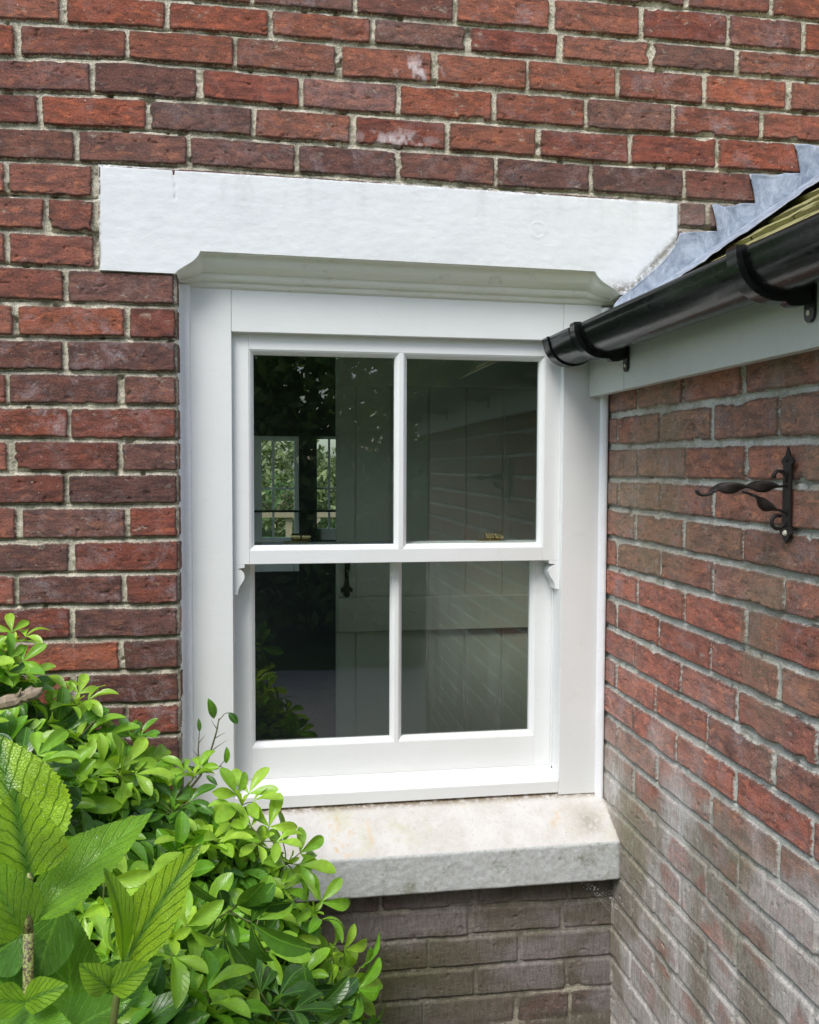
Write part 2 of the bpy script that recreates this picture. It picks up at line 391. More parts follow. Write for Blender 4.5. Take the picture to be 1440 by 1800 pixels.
# ------------------------------------------------------------------ brickwork measured from the photo
ML = {-5: [(-.22, -.005)], -4: [(-1.41, -.0060), (-1.06, .0028), (-.61, .0037)], -3: [(-1.41, -.0069), (-1.15, .0048), (-.68, .0006)], -2: [(-1.41, -.0047), (-1.22, .0027), (-.99, .0038), (-.77, .0002), (-.54, -.0013), (-.10, -.0019), (.35, .002)], -1: [(-1.41, -.0013), (-1.11, .006), (-.88, .0041), (-.65, .0025), (-.32, .0005), (.02, -.0042), (.25, -.0021)], 0: [(-1.41, .0014), (-1.21, .0057), (-1.02, .008), (-.78, .0063), (-.55, .0038), (-.32, -.0008), (-.08, -.0002), (.16, -.0059)], 1: [(-1.22, .0028)], 2: [(-1.22, .0014)], 3: [(-1.42, .0018), (-1.22, -.0001)], 4: [(-1.42, -.0026), (-1.05, -.0004)], 5: [(-1.42, -.0049), (-1.05, -.0013)], 6: [(-1.42, -.0026), (-1.05, -.0024)], 7: [(-1.4, -.0026), (-1.05, -.0012)], 8: [(-1.43, -.0012), (-1.05, -.0017)], 9: [(-1.43, -.0008), (-1.04, .0015)], 10: [(-1.43, .0017), (-1.04, .0018)], 11: [(-1.43, -.001), (-1.04, .0006)], 12: [(-1.43, .0011), (-1.04, -.001)], 13: [(-1.43, .0042), (-1.04, -.0015)],
      22: [(-.6, -.003)], 23: [(-.63, -.0030), (-.12, -.0134)], 24: [(-.58, -.002), (-.01, -.0088)], 25: [(-.6, -.005), (0, -.012)], 26: [(-.61, -.0056), (0, -.0131)], 27: [(0, -.014)], 28: [(0, -.012)]}
MJ = {-7: [-.074, .158, .381], -6: [-.646, -.413, -.180, .043, .267, .468], -5: [-1.281, -1.062, -.837, -.605, -.381, -.159, .069, .291], -4: [-1.375, -1.148, -.915, -.683, -.461, -.238, -.014, .209, .432], -3: [-1.221, -.993, -.768, -.546, -.318, -.092, .128, .361], -2: [-1.332, -1.104, -.875, -.651, -.430, -.211, .019, .245], -1: [-1.258, -1.018, -.779, -.546, -.313, -.078, .161], 0: [-1.403, -1.2185, .143, .222], 1: [-1.323, -1.2185, .143], 2: [-1.404, -1.2185, .143], 3: [-1.284, -1.046], 4: [-1.390, -1.155, -1.046], 5: [-1.287, -1.046], 6: [-1.408, -1.169, -1.046], 7: [-1.280, -1.046], 8: [-1.404, -1.173, -1.046], 9: [-1.288, -1.046], 10: [-1.390, -1.160, -1.046], 11: [-1.280, -1.046], 12: [-1.398, -1.167, -1.046], 13: [-1.280, -1.046], 14: [-1.400, -1.176, -1.046], 23: [-.586, -.361, -.128], 24: [-.466, -.236], 25: [-.347, -.114], 26: [-.478, -.245, -.105]}
RL = {0: [(.06, .0055), (-.8, .0028)], 1: [(.06, .0034), (-.8, -.0044)], 2: [(.06, -.0015), (-.74, -.0031)], 3: [(.06, .0002), (-.81, -.003)], 4: [(.07, .0014), (-.81, -.0006)], 5: [(.07, 0), (-.81, .0052)]}
RJ = {-1: [-.104, -.337, -.569], 0: [.005, -.229, -.458, -.688], 1: [-.115, -.353, -.587], 2: [-.004, -.240, -.470, -.71], 3: [-.109, -.350, -.583], 4: [-.003, -.241, -.475, -.715], 5: [-.125, -.361, -.598], 6: [-.005, -.243, -.473, -.705], 7: [-.121, -.349, -.574, -.812], 8: [-.007, -.232, -.464, -.696], 9: [-.119, -.337, -.572], 10: [-.017, -.248, -.485, -.716]}

def spread(js, lo, hi, phase, rng, L=.235, ends=None):
    js = sorted(js)
    if not js: js = [phase]
    out = list(js)
    while out[0] > lo: out.insert(0, out[0] - L + rng.uniform(-.006, .006))
    while out[-1] < hi: out.append(out[-1] + L + rng.uniform(-.006, .006))
    return np.array(out)

def brick_field(S, Z, lines, z0, k0, k1, joints, tones, seed, hm=.0055, hv=.005, corners=()):
    """S: 1-D along the wall, Z: 1-D heights. Returns height over the mortar plane, edge distance and tone arrays."""
    rng = random.Random(seed)
    nz, ns = len(Z), len(S); SS, ZZ = np.meshgrid(S, Z)
    sn = SS + .0016 * fbm(SS * 18, ZZ * 18, 2, seed + 3); zn = ZZ + .0014 * fbm(SS * 15, ZZ * 4, 2, seed + 5)
    D = np.full((nz, ns), -.006); Hh = np.zeros((nz, ns)); U = np.zeros((nz, ns)); T = np.zeros((nz, ns, 4)); T[..., :3] = .1
    def lz(k):
        p = lines.get(k, [(0, 0)]); xs = [q[0] for q in p]; ys = [q[1] for q in p]
        o = np.argsort(xs); return z0 - .075 * k + np.interp(S, np.array(xs)[o], np.array(ys)[o])
    for k in range(k0, k1):
        top = lz(k)[None, :]; bot = lz(k + 1)[None, :]
        msk = (zn <= top) & (zn > bot)
        r0, r1 = np.where(msk.any(1))[0][[0, -1]] if msk.any() else (0, -1)
        if r1 < r0: continue
        sl_ = slice(r0, r1 + 1); m = msk[sl_]; s = sn[sl_]; z = zn[sl_]
        J = joints(k); i = np.clip(np.searchsorted(J, s), 1, len(J) - 1)
        nb = len(J)
        ins = np.array([[rng.uniform(-.0012, .0015) for _ in range(4)] for _ in range(nb + 1)])
        hvs = np.array([rng.choice([hv, hv, hv * 1.15, hv * .8, hv * 1.5]) for _ in range(nb + 1)])
        a = s - J[i - 1] - hvs[i - 1]; b = J[i] - s - hvs[i]
        c = top - z - hm - ins[i, 2]; e = z - bot - hm - ins[i, 3]
        ax = np.minimum(a, b); ay = np.minimum(c, e); r = .0045
        qx = np.maximum(r - ax, 0); qy = np.maximum(r - ay, 0)
        d = np.where((qx > 0) | (qy > 0), r - np.sqrt(qx * qx + qy * qy), np.minimum(ax, ay))
        D[sl_][m] = d[m]
        U[sl_][m] = (sstep(-e, -.0008, .0006) * (1 - sstep(-e, .0030, .0055)))[m]
        pr = np.array([rng.uniform(-.0013, .0016) for _ in range(nb + 1)]); tl = np.array([rng.uniform(-.02, .02) for _ in range(nb + 1)])
        cx = (J[i] + J[i - 1]) / 2
        hh = pr[i] + tl[i] * (s - cx) * .6
        Hh[sl_][m] = hh[m]
        tn = np.array([tones(k, (J[min(j, nb - 1)] + J[max(j - 1, 0)]) / 2, rng) for j in range(nb + 1)])
        T[sl_][m] = tn[i][m]
    D = D - .0065 * sstep(fbm(SS * 13, ZZ * 17, 4, seed + 9), .40, .66) + .0022 * fbm(SS * 42, ZZ * 60, 3, seed + 11) + .0006 * fbm(SS * 220, ZZ * 220, 2, seed + 13)
    face = Hh + .0009 * fbm(SS * 14, ZZ * 30, 3, seed + 21) + .0006 * fbm(SS * 45, ZZ * 130, 3, seed + 22)
    pit = fbm(SS * 60, ZZ * 85, 3, seed + 25); face -= .0028 * sstep(pit, .50, .68)
    return SS, ZZ, D, (face, U), T

def brick_height(SS, ZZ, D, face, depth, seed, flush):
    under = sstep(fbm(SS * 12, ZZ * 9, 3, seed + 37), -.45, .15) * face[1]; face = face[0]
    mort = -depth + .0019 * fbm(SS * 110, ZZ * 110, 3, seed + 31) + .0026 * fbm(SS * 16, ZZ * 16, 2, seed + 33)
    hole = fbm(SS * 33, ZZ * 33, 2, seed + 35); mort = mort - .010 * sstep(hole, .50, .66) * (1 - flush)
    mort = mort - .0065 * under * (1 - .8 * flush)
    mort = mort * (1 - .6 * flush)
    k = sstep(D, -.0012, .0016)
    return mort * (1 - k) + face * k

def seg(*parts):
    out = []
    for a, b, st in parts: out.append(np.arange(a, b - st * .3, st))
    out.append([parts[-1][1]]); return np.unique(np.round(np.concatenate(out), 5))

# tones -------------------------------------------------------------
REDS = [(.315, .092, .052), (.285, .086, .052), (.350, .112, .064), (.270, .082, .054), (.235, .080, .056), (.310, .108, .066), (.36, .125, .075)]
PURP = [(.180, .080, .062), (.205, .098, .078), (.160, .076, .062), (.215, .095, .070)]
SALM = [(.34, .130, .090), (.31, .112, .078), (.29, .105, .072)]
def tone_main(k, x, rng):
    if k >= 22: c = rng.choice([(.20, .11, .09), (.16, .085, .075), (.22, .13, .11)]); a = .9
    elif x < -1.2 and 0 <= k <= 3: c = rng.choice(SALM); a = .12
    elif x < -1.37 and k in (4, 6, 8, 10, 12): c = rng.choice(SALM); a = .1
    elif x < -1.04 and k >= 3:
        c = rng.choice(PURP + REDS[3:5]) if x > -1.25 else rng.choice(REDS[1:5] + PURP[:2]); a = rng.choice([.35, .7, 1.])
    elif k == -1: c = rng.choice(PURP + [REDS[4]]); a = rng.choice([.15, .6])
    elif k == 0: c = rng.choice(PURP); a = .6
    else:
        c = rng.choice(REDS + REDS + REDS + PURP); a = rng.choice([.1, .25, .4, .6, .9])
        if rng.random() < .5: c = tuple(q * .8 + p * .2 for q, p in zip(c, (.25, .16, .13)))
    j = rng.uniform(.88, 1.14)
    if (k, round(x, 1)) == (-3, -.7): c = (.30, .14, .11); a = .6
    return (c[0] * j, c[1] * j, c[2] * j, a)
def tone_side(k, x, rng):
    c = rng.choice([(.40, .135, .095), (.43, .150, .102), (.36, .135, .10), (.34, .16, .11), (.36, .155, .115), (.40, .17, .13)]); j = rng.uniform(.85, 1.15)
    if k <= 4: c = tuple(q * .72 + p * .28 for q, p in zip(c, (.22, .17, .12)))
    return (c[0] * j * 1.16, c[1] * j * 1.18, c[2] * j * 1.16, rng.choice([.4, .8, 1.]))

rngJ = random.Random(3); _mj = {}
def main_j(k):
    if k not in _mj:
        ph = -1.28 if k % 2 else -1.165
        js = MJ.get(k)
        if js is None:
            js = [-1.28 - .235, -1.28, -1.046] if k % 2 else [-1.40, -1.165, -1.046]
            if k > 22 or k < -7: js = [ph]
        _mj[k] = spread(js, -3.2, 3.2, ph, rngJ)
    return _mj[k]
_sj = {}
def side_j(k):
    if k not in _sj:
        js = RJ.get(k) or ([-.12, -.36, -.59] if k % 2 else [-.01, -.245, -.475])
        _sj[k] = spread(js, -3.0, .5, 0, rngJ)
    return _sj[k]

# ---- main wall
OX0, OX1, OZ0, OZ1 = -1.046, 0.0, .60, 2.022     # opening in the brickwork (sill stone to lintel)
main = empty('brick_wall', (-.5, 0, 0))
tag(main, 'red brick house wall of long courses round the white sash window and its lintel', 'wall')
S = seg((-2.7, -1.5, .01), (-1.5, OX0, .0026), (OX0, 0.0, .0026), (0.0, .62, .0026), (.62, 2.7, .012))
Zs = seg((0, .24, .012), (.24, OZ0, .0026), (OZ0, OZ1, .0026), (OZ1, 2.72, .0026), (2.72, 3.5, .012))
S = np.unique(np.concatenate([S, [OX0, 0.0]])); Zs = np.unique(np.concatenate([Zs, [OZ0, OZ1]]))
def stain_main(SS, ZZ):
    st = np.zeros(SS.shape + (4,))
    low = sstep(-ZZ, -.66, -.56) * (SS > -1.3)
    n = fbm(SS * 6, ZZ * 8, 4, 71)
    g = sstep(n, -.1, .35)[..., None]
    colr = (1 - g) * np.array([.145, .135, .105]) + g * np.array([.235, .215, .210])
    gr = (sstep(-SS, .30, .62) * sstep(-ZZ, -.52, -.36))[..., None]
    colr = colr * (1 - gr * .8) + gr * .8 * np.array([.085, .095, .035])
    st[..., :3] = colr
    red = sstep(fbm(SS * 7 + 3, ZZ * 11, 3, 77), .25, .5) * (1 - gr[..., 0])
    st[..., 3] = low * (.94 - .45 * red)
    # moss and damp in the joint over the lead and the top-left joints
    d2 = np.exp(-((SS - .35) / .35) ** 2) * sstep(-ZZ, -2.33, -2.2) * (ZZ > 2)
    st[..., :3] = np.where((ZZ > 1.8)[..., None], np.array([.25, .20, .17]), st[..., :3])
    st[..., 3] = np.maximum(st[..., 3], .42 * d2)
    # one splash of lime high on the wall
    sp = np.exp(-(((SS + .50) / .045) ** 2 + ((ZZ - 2.505) / .028) ** 2)) + .8 * np.exp(-(((SS + .55) / .08) ** 2 + ((ZZ - 2.345) / .02) ** 2))
    sp = sp * sstep(fbm(SS * 60, ZZ * 40, 4, 79), -.25, .3)
    st[..., :3] = np.where((sp > .12)[..., None], np.array([.62, .54, .54]), st[..., :3]); st[..., 3] = np.maximum(st[..., 3], np.clip(sp * 1.1, 0, .9))
    return st
def build_main():
    SS, ZZ, D, face, T = brick_field(S, Zs, ML, 2.25, -17, 30, main_j, tone_main, 101)
    flush = sstep(-ZZ, -.62, -.56) * .75
    H = brick_height(SS, ZZ, D, face, .0075, 101, flush)
    # rounded quoin arris by the window
    near = np.where((ZZ > OZ0) & (ZZ < OZ1) & (SS < OX0 + .001), np.clip((SS - (OX0 - .008)) / .008, 0, 1), 0)
    H = H - .005 * near ** 2
    P = np.stack([SS, -H, ZZ], -1)
    keep = np.ones((len(Zs) - 1, len(S) - 1), bool)
    zc = (Zs[:-1] + Zs[1:]) / 2; sc_ = (S[:-1] + S[1:]) / 2
    keep[np.ix_((zc > OZ0) & (zc < OZ1), (sc_ > OX0) & (sc_ < OX1))] = False
    keep[np.ix_((zc > OZ1) & (zc < 2.237), (sc_ > -1.205) & (sc_ < .140))] = False
    keep[np.ix_((zc > OZ0) & (zc < 1.93), sc_ > 0)] = False
    keep[np.ix_(zc < OZ0, sc_ > .02)] = False
    o = grid_mesh('brick_face', P, keep, {'edge': D, 'tone': T, 'stain': stain_main(SS, ZZ)}, M['brick'], main)
    # the left reveal, header faces turned into the opening
    yj = seg((0, .12, .0026)); zi = Zs[(Zs >= OZ0) & (Zs <= OZ1)]
    S2, Z2, D2, f2, T2 = brick_field(yj, zi, {k: [(0, ML.get(k, [(0, 0)])[-1][1])] for k in range(3, 28)}, 2.25, 2, 24,
                                 lambda k: np.array([-.01, .103, .25]) if k % 2 else np.array([-.01, .22, .3]), lambda k, x, r: tone_main(k, -1.1, r), 107)
    H2 = brick_height(S2, Z2, D2, f2, .006, 107, 0)
    j = np.where(np.isclose(S, OX0))[0][0]; rows = (Zs >= OZ0) & (Zs <= OZ1)
    H0 = H[rows][:, j]
    wv = np.clip(1 - yj / .008, 0, 1)[None, :]
    P2 = np.stack([OX0 + H2 * (1 - wv) - .0012 * wv, S2 - H0[:, None] * wv, Z2], -1)
    grid_mesh('reveal', P2, None, {'edge': D2, 'tone': T2, 'stain': np.zeros(S2.shape + (4,))}, M['brick'], main)
build_main()

# ---- the side wall of the lean-to, and its far end turning the corner behind the camera
side = empty('brick_wall', (0, -1.1, 0))
tag(side, 'weathered side wall of the lean-to with grey lime wash at its foot and an iron bracket', 'wall')
YS = seg((-2.33, -.95, .008), (-.95, .085, .0026)); ZR = seg((0, .2, .012), (.2, 1.80, .0026))
def build_side():
    SS, ZZ, D, face, T = brick_field(YS, ZR, RL, 1.715, -3, 24, side_j, tone_side, 201, hm=.0070, hv=.0050)
    lowm = sstep(-ZZ + .28 * fbm(SS * 5, ZZ * 4, 4, 91) - .16 * (SS + .5), -1.10, -.80)
    lowm = np.clip(lowm, 0, 1)
    H = brick_height(SS, ZZ, D, face, .0070, 201, .15 + .7 * lowm)
    st = np.zeros(SS.shape + (4,))
    n = fbm(SS * 9, ZZ * 5, 4, 95)
    g = sstep(n, -.25, .35)[..., None]
    c = (1 - g) * np.array([.34, .315, .26]) + g * np.array([.60, .58, .55])
    grn = sstep(fbm(SS * 7 + 4, ZZ * 4, 3, 97), .05, .4)[..., None]
    c = c * (1 - .5 * grn) + .5 * grn * np.array([.27, .26, .16])
    st[..., :3] = c
    patch = sstep(fbm(SS * 9 + 7, ZZ * 12, 3, 98), .10, .38)
    near = sstep(SS, -.36, -.02) * sstep(-ZZ, -1.05, -.75)
    a = np.maximum(lowm * (.98 - .50 * patch * (1 - near)), .85 * near)
    # thin streaks and green film higher up
    up_ = .42 * sstep(fbm(SS * 6, ZZ * 3.2, 4, 99), .0, .5) + .06
    hi = sstep(ZZ, 1.0, 1.3)
    a = np.maximum(a, up_ * (.15 + .85 * hi))
    gy = np.array([.23, .20, .125]); st[..., :3] = st[..., :3] * (1 - hi[..., None]) + hi[..., None] * (gy + .05 * g)
    st[..., 3] = a
    P = np.stack([-H, SS, ZZ], -1)[:, ::-1]
    grid_mesh('brick_face', P, None, {'edge': D[:, ::-1], 'tone': T[:, ::-1], 'stain': st[:, ::-1]}, M['brick2'], side)
    xs = seg((0, 2.4, .01)); zz = seg((0, 2.3, .01))
    SS, ZZ, D, face, T = brick_field(xs, zz, RL, 1.715, -9, 24, side_j if 0 else (lambda k: np.arange(-.1 - .11 * (k % 2), 2.8, .235)), tone_side, 211)
    H = brick_height(SS, ZZ, D, face, .0055, 211, .4)
    st = np.zeros(SS.shape + (4,)); st[..., :3] = .2
    P = np.stack([SS, -2.33 - H, ZZ], -1)
    keep = (zz[:-1, None] < 1.80 + .62 * xs[None, :-1])
    grid_mesh('return_face', P, keep, {'edge': D, 'tone': T, 'stain': st}, M['brick2'], side)
build_side()

# ------------------------------------------------------------------ lintel with its stopped moulding
def build_lintel():
    X0, X1 = -1.2125, .1475
    xs = seg((X0, X1, .003))
    top = np.interp(xs, [-1.21, -1.02, -.78, -.55, -.32, .147], [2.2535, 2.2525, 2.2500, 2.2480, 2.2440, 2.2385])
    def smooth_ramp(t): return 1 - np.sqrt(np.clip(1 - t * t, 0, 1))
    tl = np.clip((xs + 1.049) / (1.049 - .9935), 0, 1); tr = np.clip((-.004 - xs) / (.067 - .004), 0, 1)
    cv = lambda q: np.interp(q, [0, .10, .41, .62, .78, .90, .95, 1], [0, .14, .36, .50, .64, .80, .90, 1])
    t = np.minimum(cv(tl), cv(tr))
    zb = 2.0225 + np.interp(xs, [-1.2, .0], [0, -.012]) + .0525 * t
    nv = 76; vv = np.linspace(0, 1, nv)
    X, V = np.meshgrid(xs, vv); Z = zb[None] + (top - zb)[None] * V
    edge = np.minimum(np.minimum(X - X0, X1 - X), (top[None] - Z))
    H = .004 + .0010 * fbm(X * 7, Z * 9, 3, 41) + .0004 * fbm(X * 60, Z * 60, 3, 43) + .0003 * fbm(X * 26, Z * 90, 3, 44)
    H = H - .008 * (1 - sstep(edge, 0, .006))
    H -= .0022 * np.exp(-((X + 1.049 + .004 * fbm(X * 0, Z * 30, 2, 47)) / .0012) ** 2) * (Z > 2.185)   # hairline crack
    rr = np.hypot(X + .21, Z - 2.155); H += .0007 * np.exp(-((rr - .018) / .0022) ** 2)            # plugged hole
    wear = (1 - sstep(edge, 0, .010)) * .85 + .10 * sstep(fbm(X * 40, Z * 3, 3, 58), .1, .5) * sstep(Z, 2.10, 2.24)
    wear = np.maximum(wear, np.exp(-((X + 1.049) / .0010) ** 2) * (Z > 2.185) * .9)
    wear = np.maximum(wear, np.exp(-((X - .01) / .05) ** 2) * np.exp(-((Z - 2.02) / .02) ** 2))
    wear = np.maximum(wear, .9 * np.exp(-((X - (.0 + (Z - 2.0) * .95)) / .014) ** 2) * (X > -.01))
    P = np.stack([X, -H, Z], -1)
    # edges folded back to the wall, so the slab has thickness
    back = P[-1:].copy(); back[..., 1] = .03; Pf = np.concatenate([P, back])
    Wf = np.concatenate([wear, wear[-1:]])
    L = Pf[:, :1].copy(); L[..., 1] = .03; Rr = Pf[:, -1:].copy(); Rr[..., 1] = .03
    Pf = np.concatenate([L, Pf, Rr], 1); Wf = np.concatenate([Wf[:, :1], Wf, Wf[:, -1:]], 1)
    lin = grid_mesh('lintel', Pf, None, {'wear': Wf}, M['lintel'])
    tag(lin, 'long white painted stone lintel above the sash window, with a hairline crack', 'lintel')
    prof = [(-.004, 0), (.0, -.0005), (.010, -.0015), (.0135, -.006), (.017, -.014), (.024, -.024), (.034, -.032), (.046, -.037), (.0465, -.0415), (.049, -.0475), (.054, -.0525), (.0595, -.053), (.0605, -.0570), (.064, -.0635), (.070, -.068), (.078, -.0695), (.10, -.0695)]
    # resample
    pp = []
    for (a, b) in zip(prof[:-1], prof[1:]):
        for q in range(3): pp.append((a[0] + (b[0] - a[0]) * q / 3, a[1] + (b[1] - a[1]) * q / 3))
    pp.append(prof[-1]); pp = np.array(pp)
    h0 = H[0]
    n = len(pp); P3 = np.zeros((n, len(xs), 3))
    tt = np.clip(t, 0, 1)
    for i in range(n):
        y, dz = pp[i]
        yy = y if y > 0 else 0
        flat = -.018 * (i / (n - 1)) ** 1.5
        P3[i, :, 0] = xs; P3[i, :, 2] = zb + (dz * tt + flat * (1 - tt)) + .0006 * fbm(xs * 25, xs * 0 + i * .4, 3, 51)
        P3[i, :, 1] = yy + (-h0 if i == 0 else 0) + (0 if i < 2 else .0005 * fbm(xs * 30, xs * 0 + i, 2, 53))
        if i == 0: P3[i, :, 2] = zb
    P3 = P3[::-1]
    o = grid_mesh('moulding', P3, None, None, M['moulding'], lin)
build_lintel()

# ------------------------------------------------------------------ sill stone
def build_sill():
    X0, X1 = -1.17, .004
    xs = seg((X0, X1, .004))
    prof = [(.14, .800), (.075, .757), (-.052, .681), (-.054, .678), (-.054, .590), (-.050, .586), (-.012, .590), (-.012, .597), (.012, .598)]
    pts = []; fr = []
    for i, (a, b) in enumerate(zip(prof[:-1], prof[1:])):
        L = math.hypot(b[0] - a[0], b[1] - a[1]); m = max(1, int(L / .003))
        for q in range(m):
            pts.append((a[0] + (b[0] - a[0]) * q / m, a[1] + (b[1] - a[1]) * q / m)); fr.append(0 if i < 2 else 1)
    pts.append(prof[-1]); fr.append(1); pts = np.array(pts); fr = np.array(fr, float)
    n = len(pts); X, I = np.meshgrid(xs, np.arange(n))
    Y = pts[I, 0]; Z = pts[I, 1]; F = fr[I]
    nn = .0016 * fbm(X * 12, (Y - Z) * 12, 3, 61) + .0008 * fbm(X * 70, (Y - Z) * 70, 3, 63)
    Z = Z + nn * (1 - F) * 1.2 - .004 * (X + .5) * 0; Y = Y - nn * F * 1.3
    endc = 1 - sstep(X1 - X, 0, .012); Y = Y + .004 * endc
    rust = np.zeros_like(X)
    for x0, y0, x1, y1, w_ in [(-.69, -.03, -.70, .03, .006), (-.67, -.045, -.655, .01, .006), (-.68, .02, -.685, .045, .006), (-.605, -.035, -.612, .035, .005), (-.66, -.04, -.69, -.01, .006), (-.15, .0, -.13, .03, .01)]:
        px, py = X - x0, Y - y0; dx, dy = x1 - x0, y1 - y0; tt = np.clip((px * dx + py * dy) / (dx * dx + dy * dy), 0, 1)
        rust = np.maximum(rust, np.exp(-(((px - dx * tt) ** 2 + (py - dy * tt) ** 2) / w_ ** 2)) * (F < .5))
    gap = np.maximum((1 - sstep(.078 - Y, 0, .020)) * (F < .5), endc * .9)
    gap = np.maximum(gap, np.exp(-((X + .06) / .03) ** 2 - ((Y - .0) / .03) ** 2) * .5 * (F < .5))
    P = np.stack([X, Y, Z], -1)[::-1]
    # closed end towards the shrub
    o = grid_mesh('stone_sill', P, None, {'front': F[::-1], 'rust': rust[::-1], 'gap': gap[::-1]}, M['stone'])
    tag(o, 'pale sloping stone sill under the white window with rusty rubs and a grey drip edge', 'sill')
    e = MB(); e.add([(X0, q[0], q[1]) for q in prof], [tuple(range(len(prof)))]); e.build('sill_end', M['stone'], o)
build_sill()

# ------------------------------------------------------------------ sash window
win = empty('sash_window', (-.52, .1, .78))
tag(win, 'white two over two sash window with horns set in the brick wall', 'window')
FR = M['frame']
b = MB(); b.box(-1.0235, -.9295, .07, .125, .7646, 2.035); b.build('casing', FR, win, bevel=.0012)
b = MB(); b.box(-.1175, -.0195, .07, .125, .758, 2.035); b.build('casing', FR, win, bevel=.0012)
b = MB(); b.box(-.9290, -.1180, .0705, .125, 1.907, 2.034); b.build('head', FR, win, bevel=.0014)
b = MB(); b.prism([(.0706, .7642), (.0706, .7935), (.0740, .7955), (.150, .8150), (.20, .8150), (.20, .7642)], 0, -.9290, -.1180); b.build('window_sill', FR, win, bevel=.001)
# jamb linings and the parting strips between the two sashes
b = MB(); b.box(-.968, -.9325, .1255, .21, .815, 1.95); b.box(-.9325, -.9275, .1345, .1395, .83, 1.35)
b.build('jamb_lining', FR, win, bevel=.0008)
b = MB(); b.box(-.1125, -.075, .1255, .21, .815, 1.95); b.box(-.1200, -.1125, .128, .1385, .812, 1.34); b.build('jamb_lining', FR, win, bevel=.0008)
b = MB(); b.box(-.94, -.10, .1255, .21, 1.925, 1.96); b.build('head_lining', FR, win)
# rounded sealant beads against brick on both sides
def bead(x0, x1, z0, z1, seed):
    n = 60; P = []
    zs = np.linspace(z0, z1, 90); pr = [(x0 - (x1 - x0) * .1, .040 if x0 < -.5 else .085), (x0 + (x1 - x0) * .05, .048 if x0 < -.5 else .074), (x0 + (x1 - x0) * .22, .0555), (x0 + (x1 - x0) * .5, .0585), (x0 + (x1 - x0) * .8, .060), (x1 - (x1 - x0) * .08, .064), (x1, .0705)]
    G = np.zeros((len(zs), len(pr), 3))
    for i, z in enumerate(zs):
        for j, (x, y) in enumerate(pr):
            wob = .0016 * mnoise.noise(Vector((seed, z * 14, j * .2))) + .0008 * mnoise.noise(Vector((seed, z * 60, j * .2)))
            G[i, j] = (x + wob * (1 if j < 2 else .3), y + wob, z)
    return G
for (x0, x1, z0, z1, sd_) in ((-1.0485, -1.0225, .775, 2.01, 1.3), ):
    grid_mesh('sealant_bead', bead(x0, x1, z0, z1, sd_), None, None, M['sealant'], win)
g = bead(-.0, -.021, .736, 1.99, 5.1)[:, ::-1]; grid_mesh('sealant_bead', g, None, None, M['sealant'], win)
b = MB(); b.box(-.022, -.001, .068, .09, .733, .7358); b.build('bead_end', M['sealant'], win)

def sash(label, x0, x1, z0, z1, yf, th, panes, ch, cd, gy):
    b = MB()
    px0 = min(p[0] for p in panes); px1 = max(p[1] for p in panes); pz0 = panes[0][2]; pz1 = panes[0][3]
    yb = yf + th
    ex0, ex1, ez0, ez1 = px0 - ch, px1 + ch, pz0 - ch, pz1 + ch
    # stiles full height, rails between
    b.box(x0, ex0, yf, yb, z0, z1); b.box(ex1, x1, yf, yb, z0, z1)
    b.box(ex0, ex1, yf + .0003, yb, z0, ez0); b.box(ex0, ex1, yf + .0003, yb, ez1, z1)
    o = b.build('sash', FR, win, bevel=.0013); o['label'] = label
    # moulded rebate round each pane
    b = MB()
    for (a, c, d, e) in panes:
        L_ = ch if a == px0 else (ch if True else 0)
        def ring(off, y): return [(a - off, y, d - off), (c + off, y, d - off), (c + off, y, e + off), (a - off, y, e + off)]
        prs = [(ch + .0002, yf + .0004), (ch, yf + .0012), (ch - .0025, yf + .0022), (ch * .45, yf + cd * .45), (.0018, yf + cd * .8), (.0, yf + cd), (0, gy + .004)]
        rs = [ring(*q) for q in prs]; n = len(rs)
        vs = [v for r_ in rs for v in r_]; fs = []
        for i in range(n - 1):
            for k in range(4):
                fs.append((i * 4 + k, i * 4 + (k + 1) % 4, (i + 1) * 4 + (k + 1) % 4, (i + 1) * 4 + k))
        b.add(vs, fs)
    b.build('glazing_bead', FR, o)
    for (p, q) in zip(panes[:-1], panes[1:]):
        m0, m1 = p[1] + ch, q[0] - ch; b = MB()
        b.box(m0 - .001, m1 + .001, yf + .0002, yb, pz0 - ch + .0, pz1 + ch); b.build('glazing_bar', FR, o, bevel=.0009)
    for (a, c, d, e) in panes:
        b = MB(); b.add([(a - .004, gy, d - .004), (c + .004, gy, d - .004), (c + .004, gy, e + .004), (a - .004, gy, e + .004)], [(0, 1, 2, 3)]); b.build('glass_pane', M['glass'], o)
    return o
up_s = sash('upper sash standing forward with a horn at each lower corner', -.9315, -.1135, 1.3565, 1.921, .0900, .043, [(-.8795, -.5385, 1.4008, 1.8588), (-.5080, -.1700, 1.4008, 1.8588)], .0105, .013, .113)
lo_s = sash('lower sash set back behind the upper one', -.9320, -.1145, .8130, 1.4020, .1400, .043, [(-.8795, -.5410, .9030, 1.362), (-.5115, -.1735, .9030, 1.362)], .0105, .013, .163)
horn = [(0, 0), (.0295, 0), (.0290, -.0085), (.0135, -.0105), (.0145, -.0118), (.0215, -.0145), (.0270, -.0205), (.0295, -.029), (.0280, -.037), (.0235, -.045), (.0180, -.0525), (.0150, -.060), (.0135, -.066), (.0130, -.0735), (0, -.0735)]
for sx, xo in ((1, -.9315), (-1, -.1135)):
    b = MB(); n = len(horn); f = [(xo + sx * q[0], 1.3566 + q[1]) for q in horn]
    b.add([(x, .0903, z) for x, z in f] + [(x, .1325, z) for x, z in f], [tuple(range(n)), tuple(range(n, 2 * n))[::-1]] + [(i, n + i, n + (i + 1) % n, (i + 1) % n) for i in range(n)])
    b.build('horn', FR, up_s, bevel=.0007)
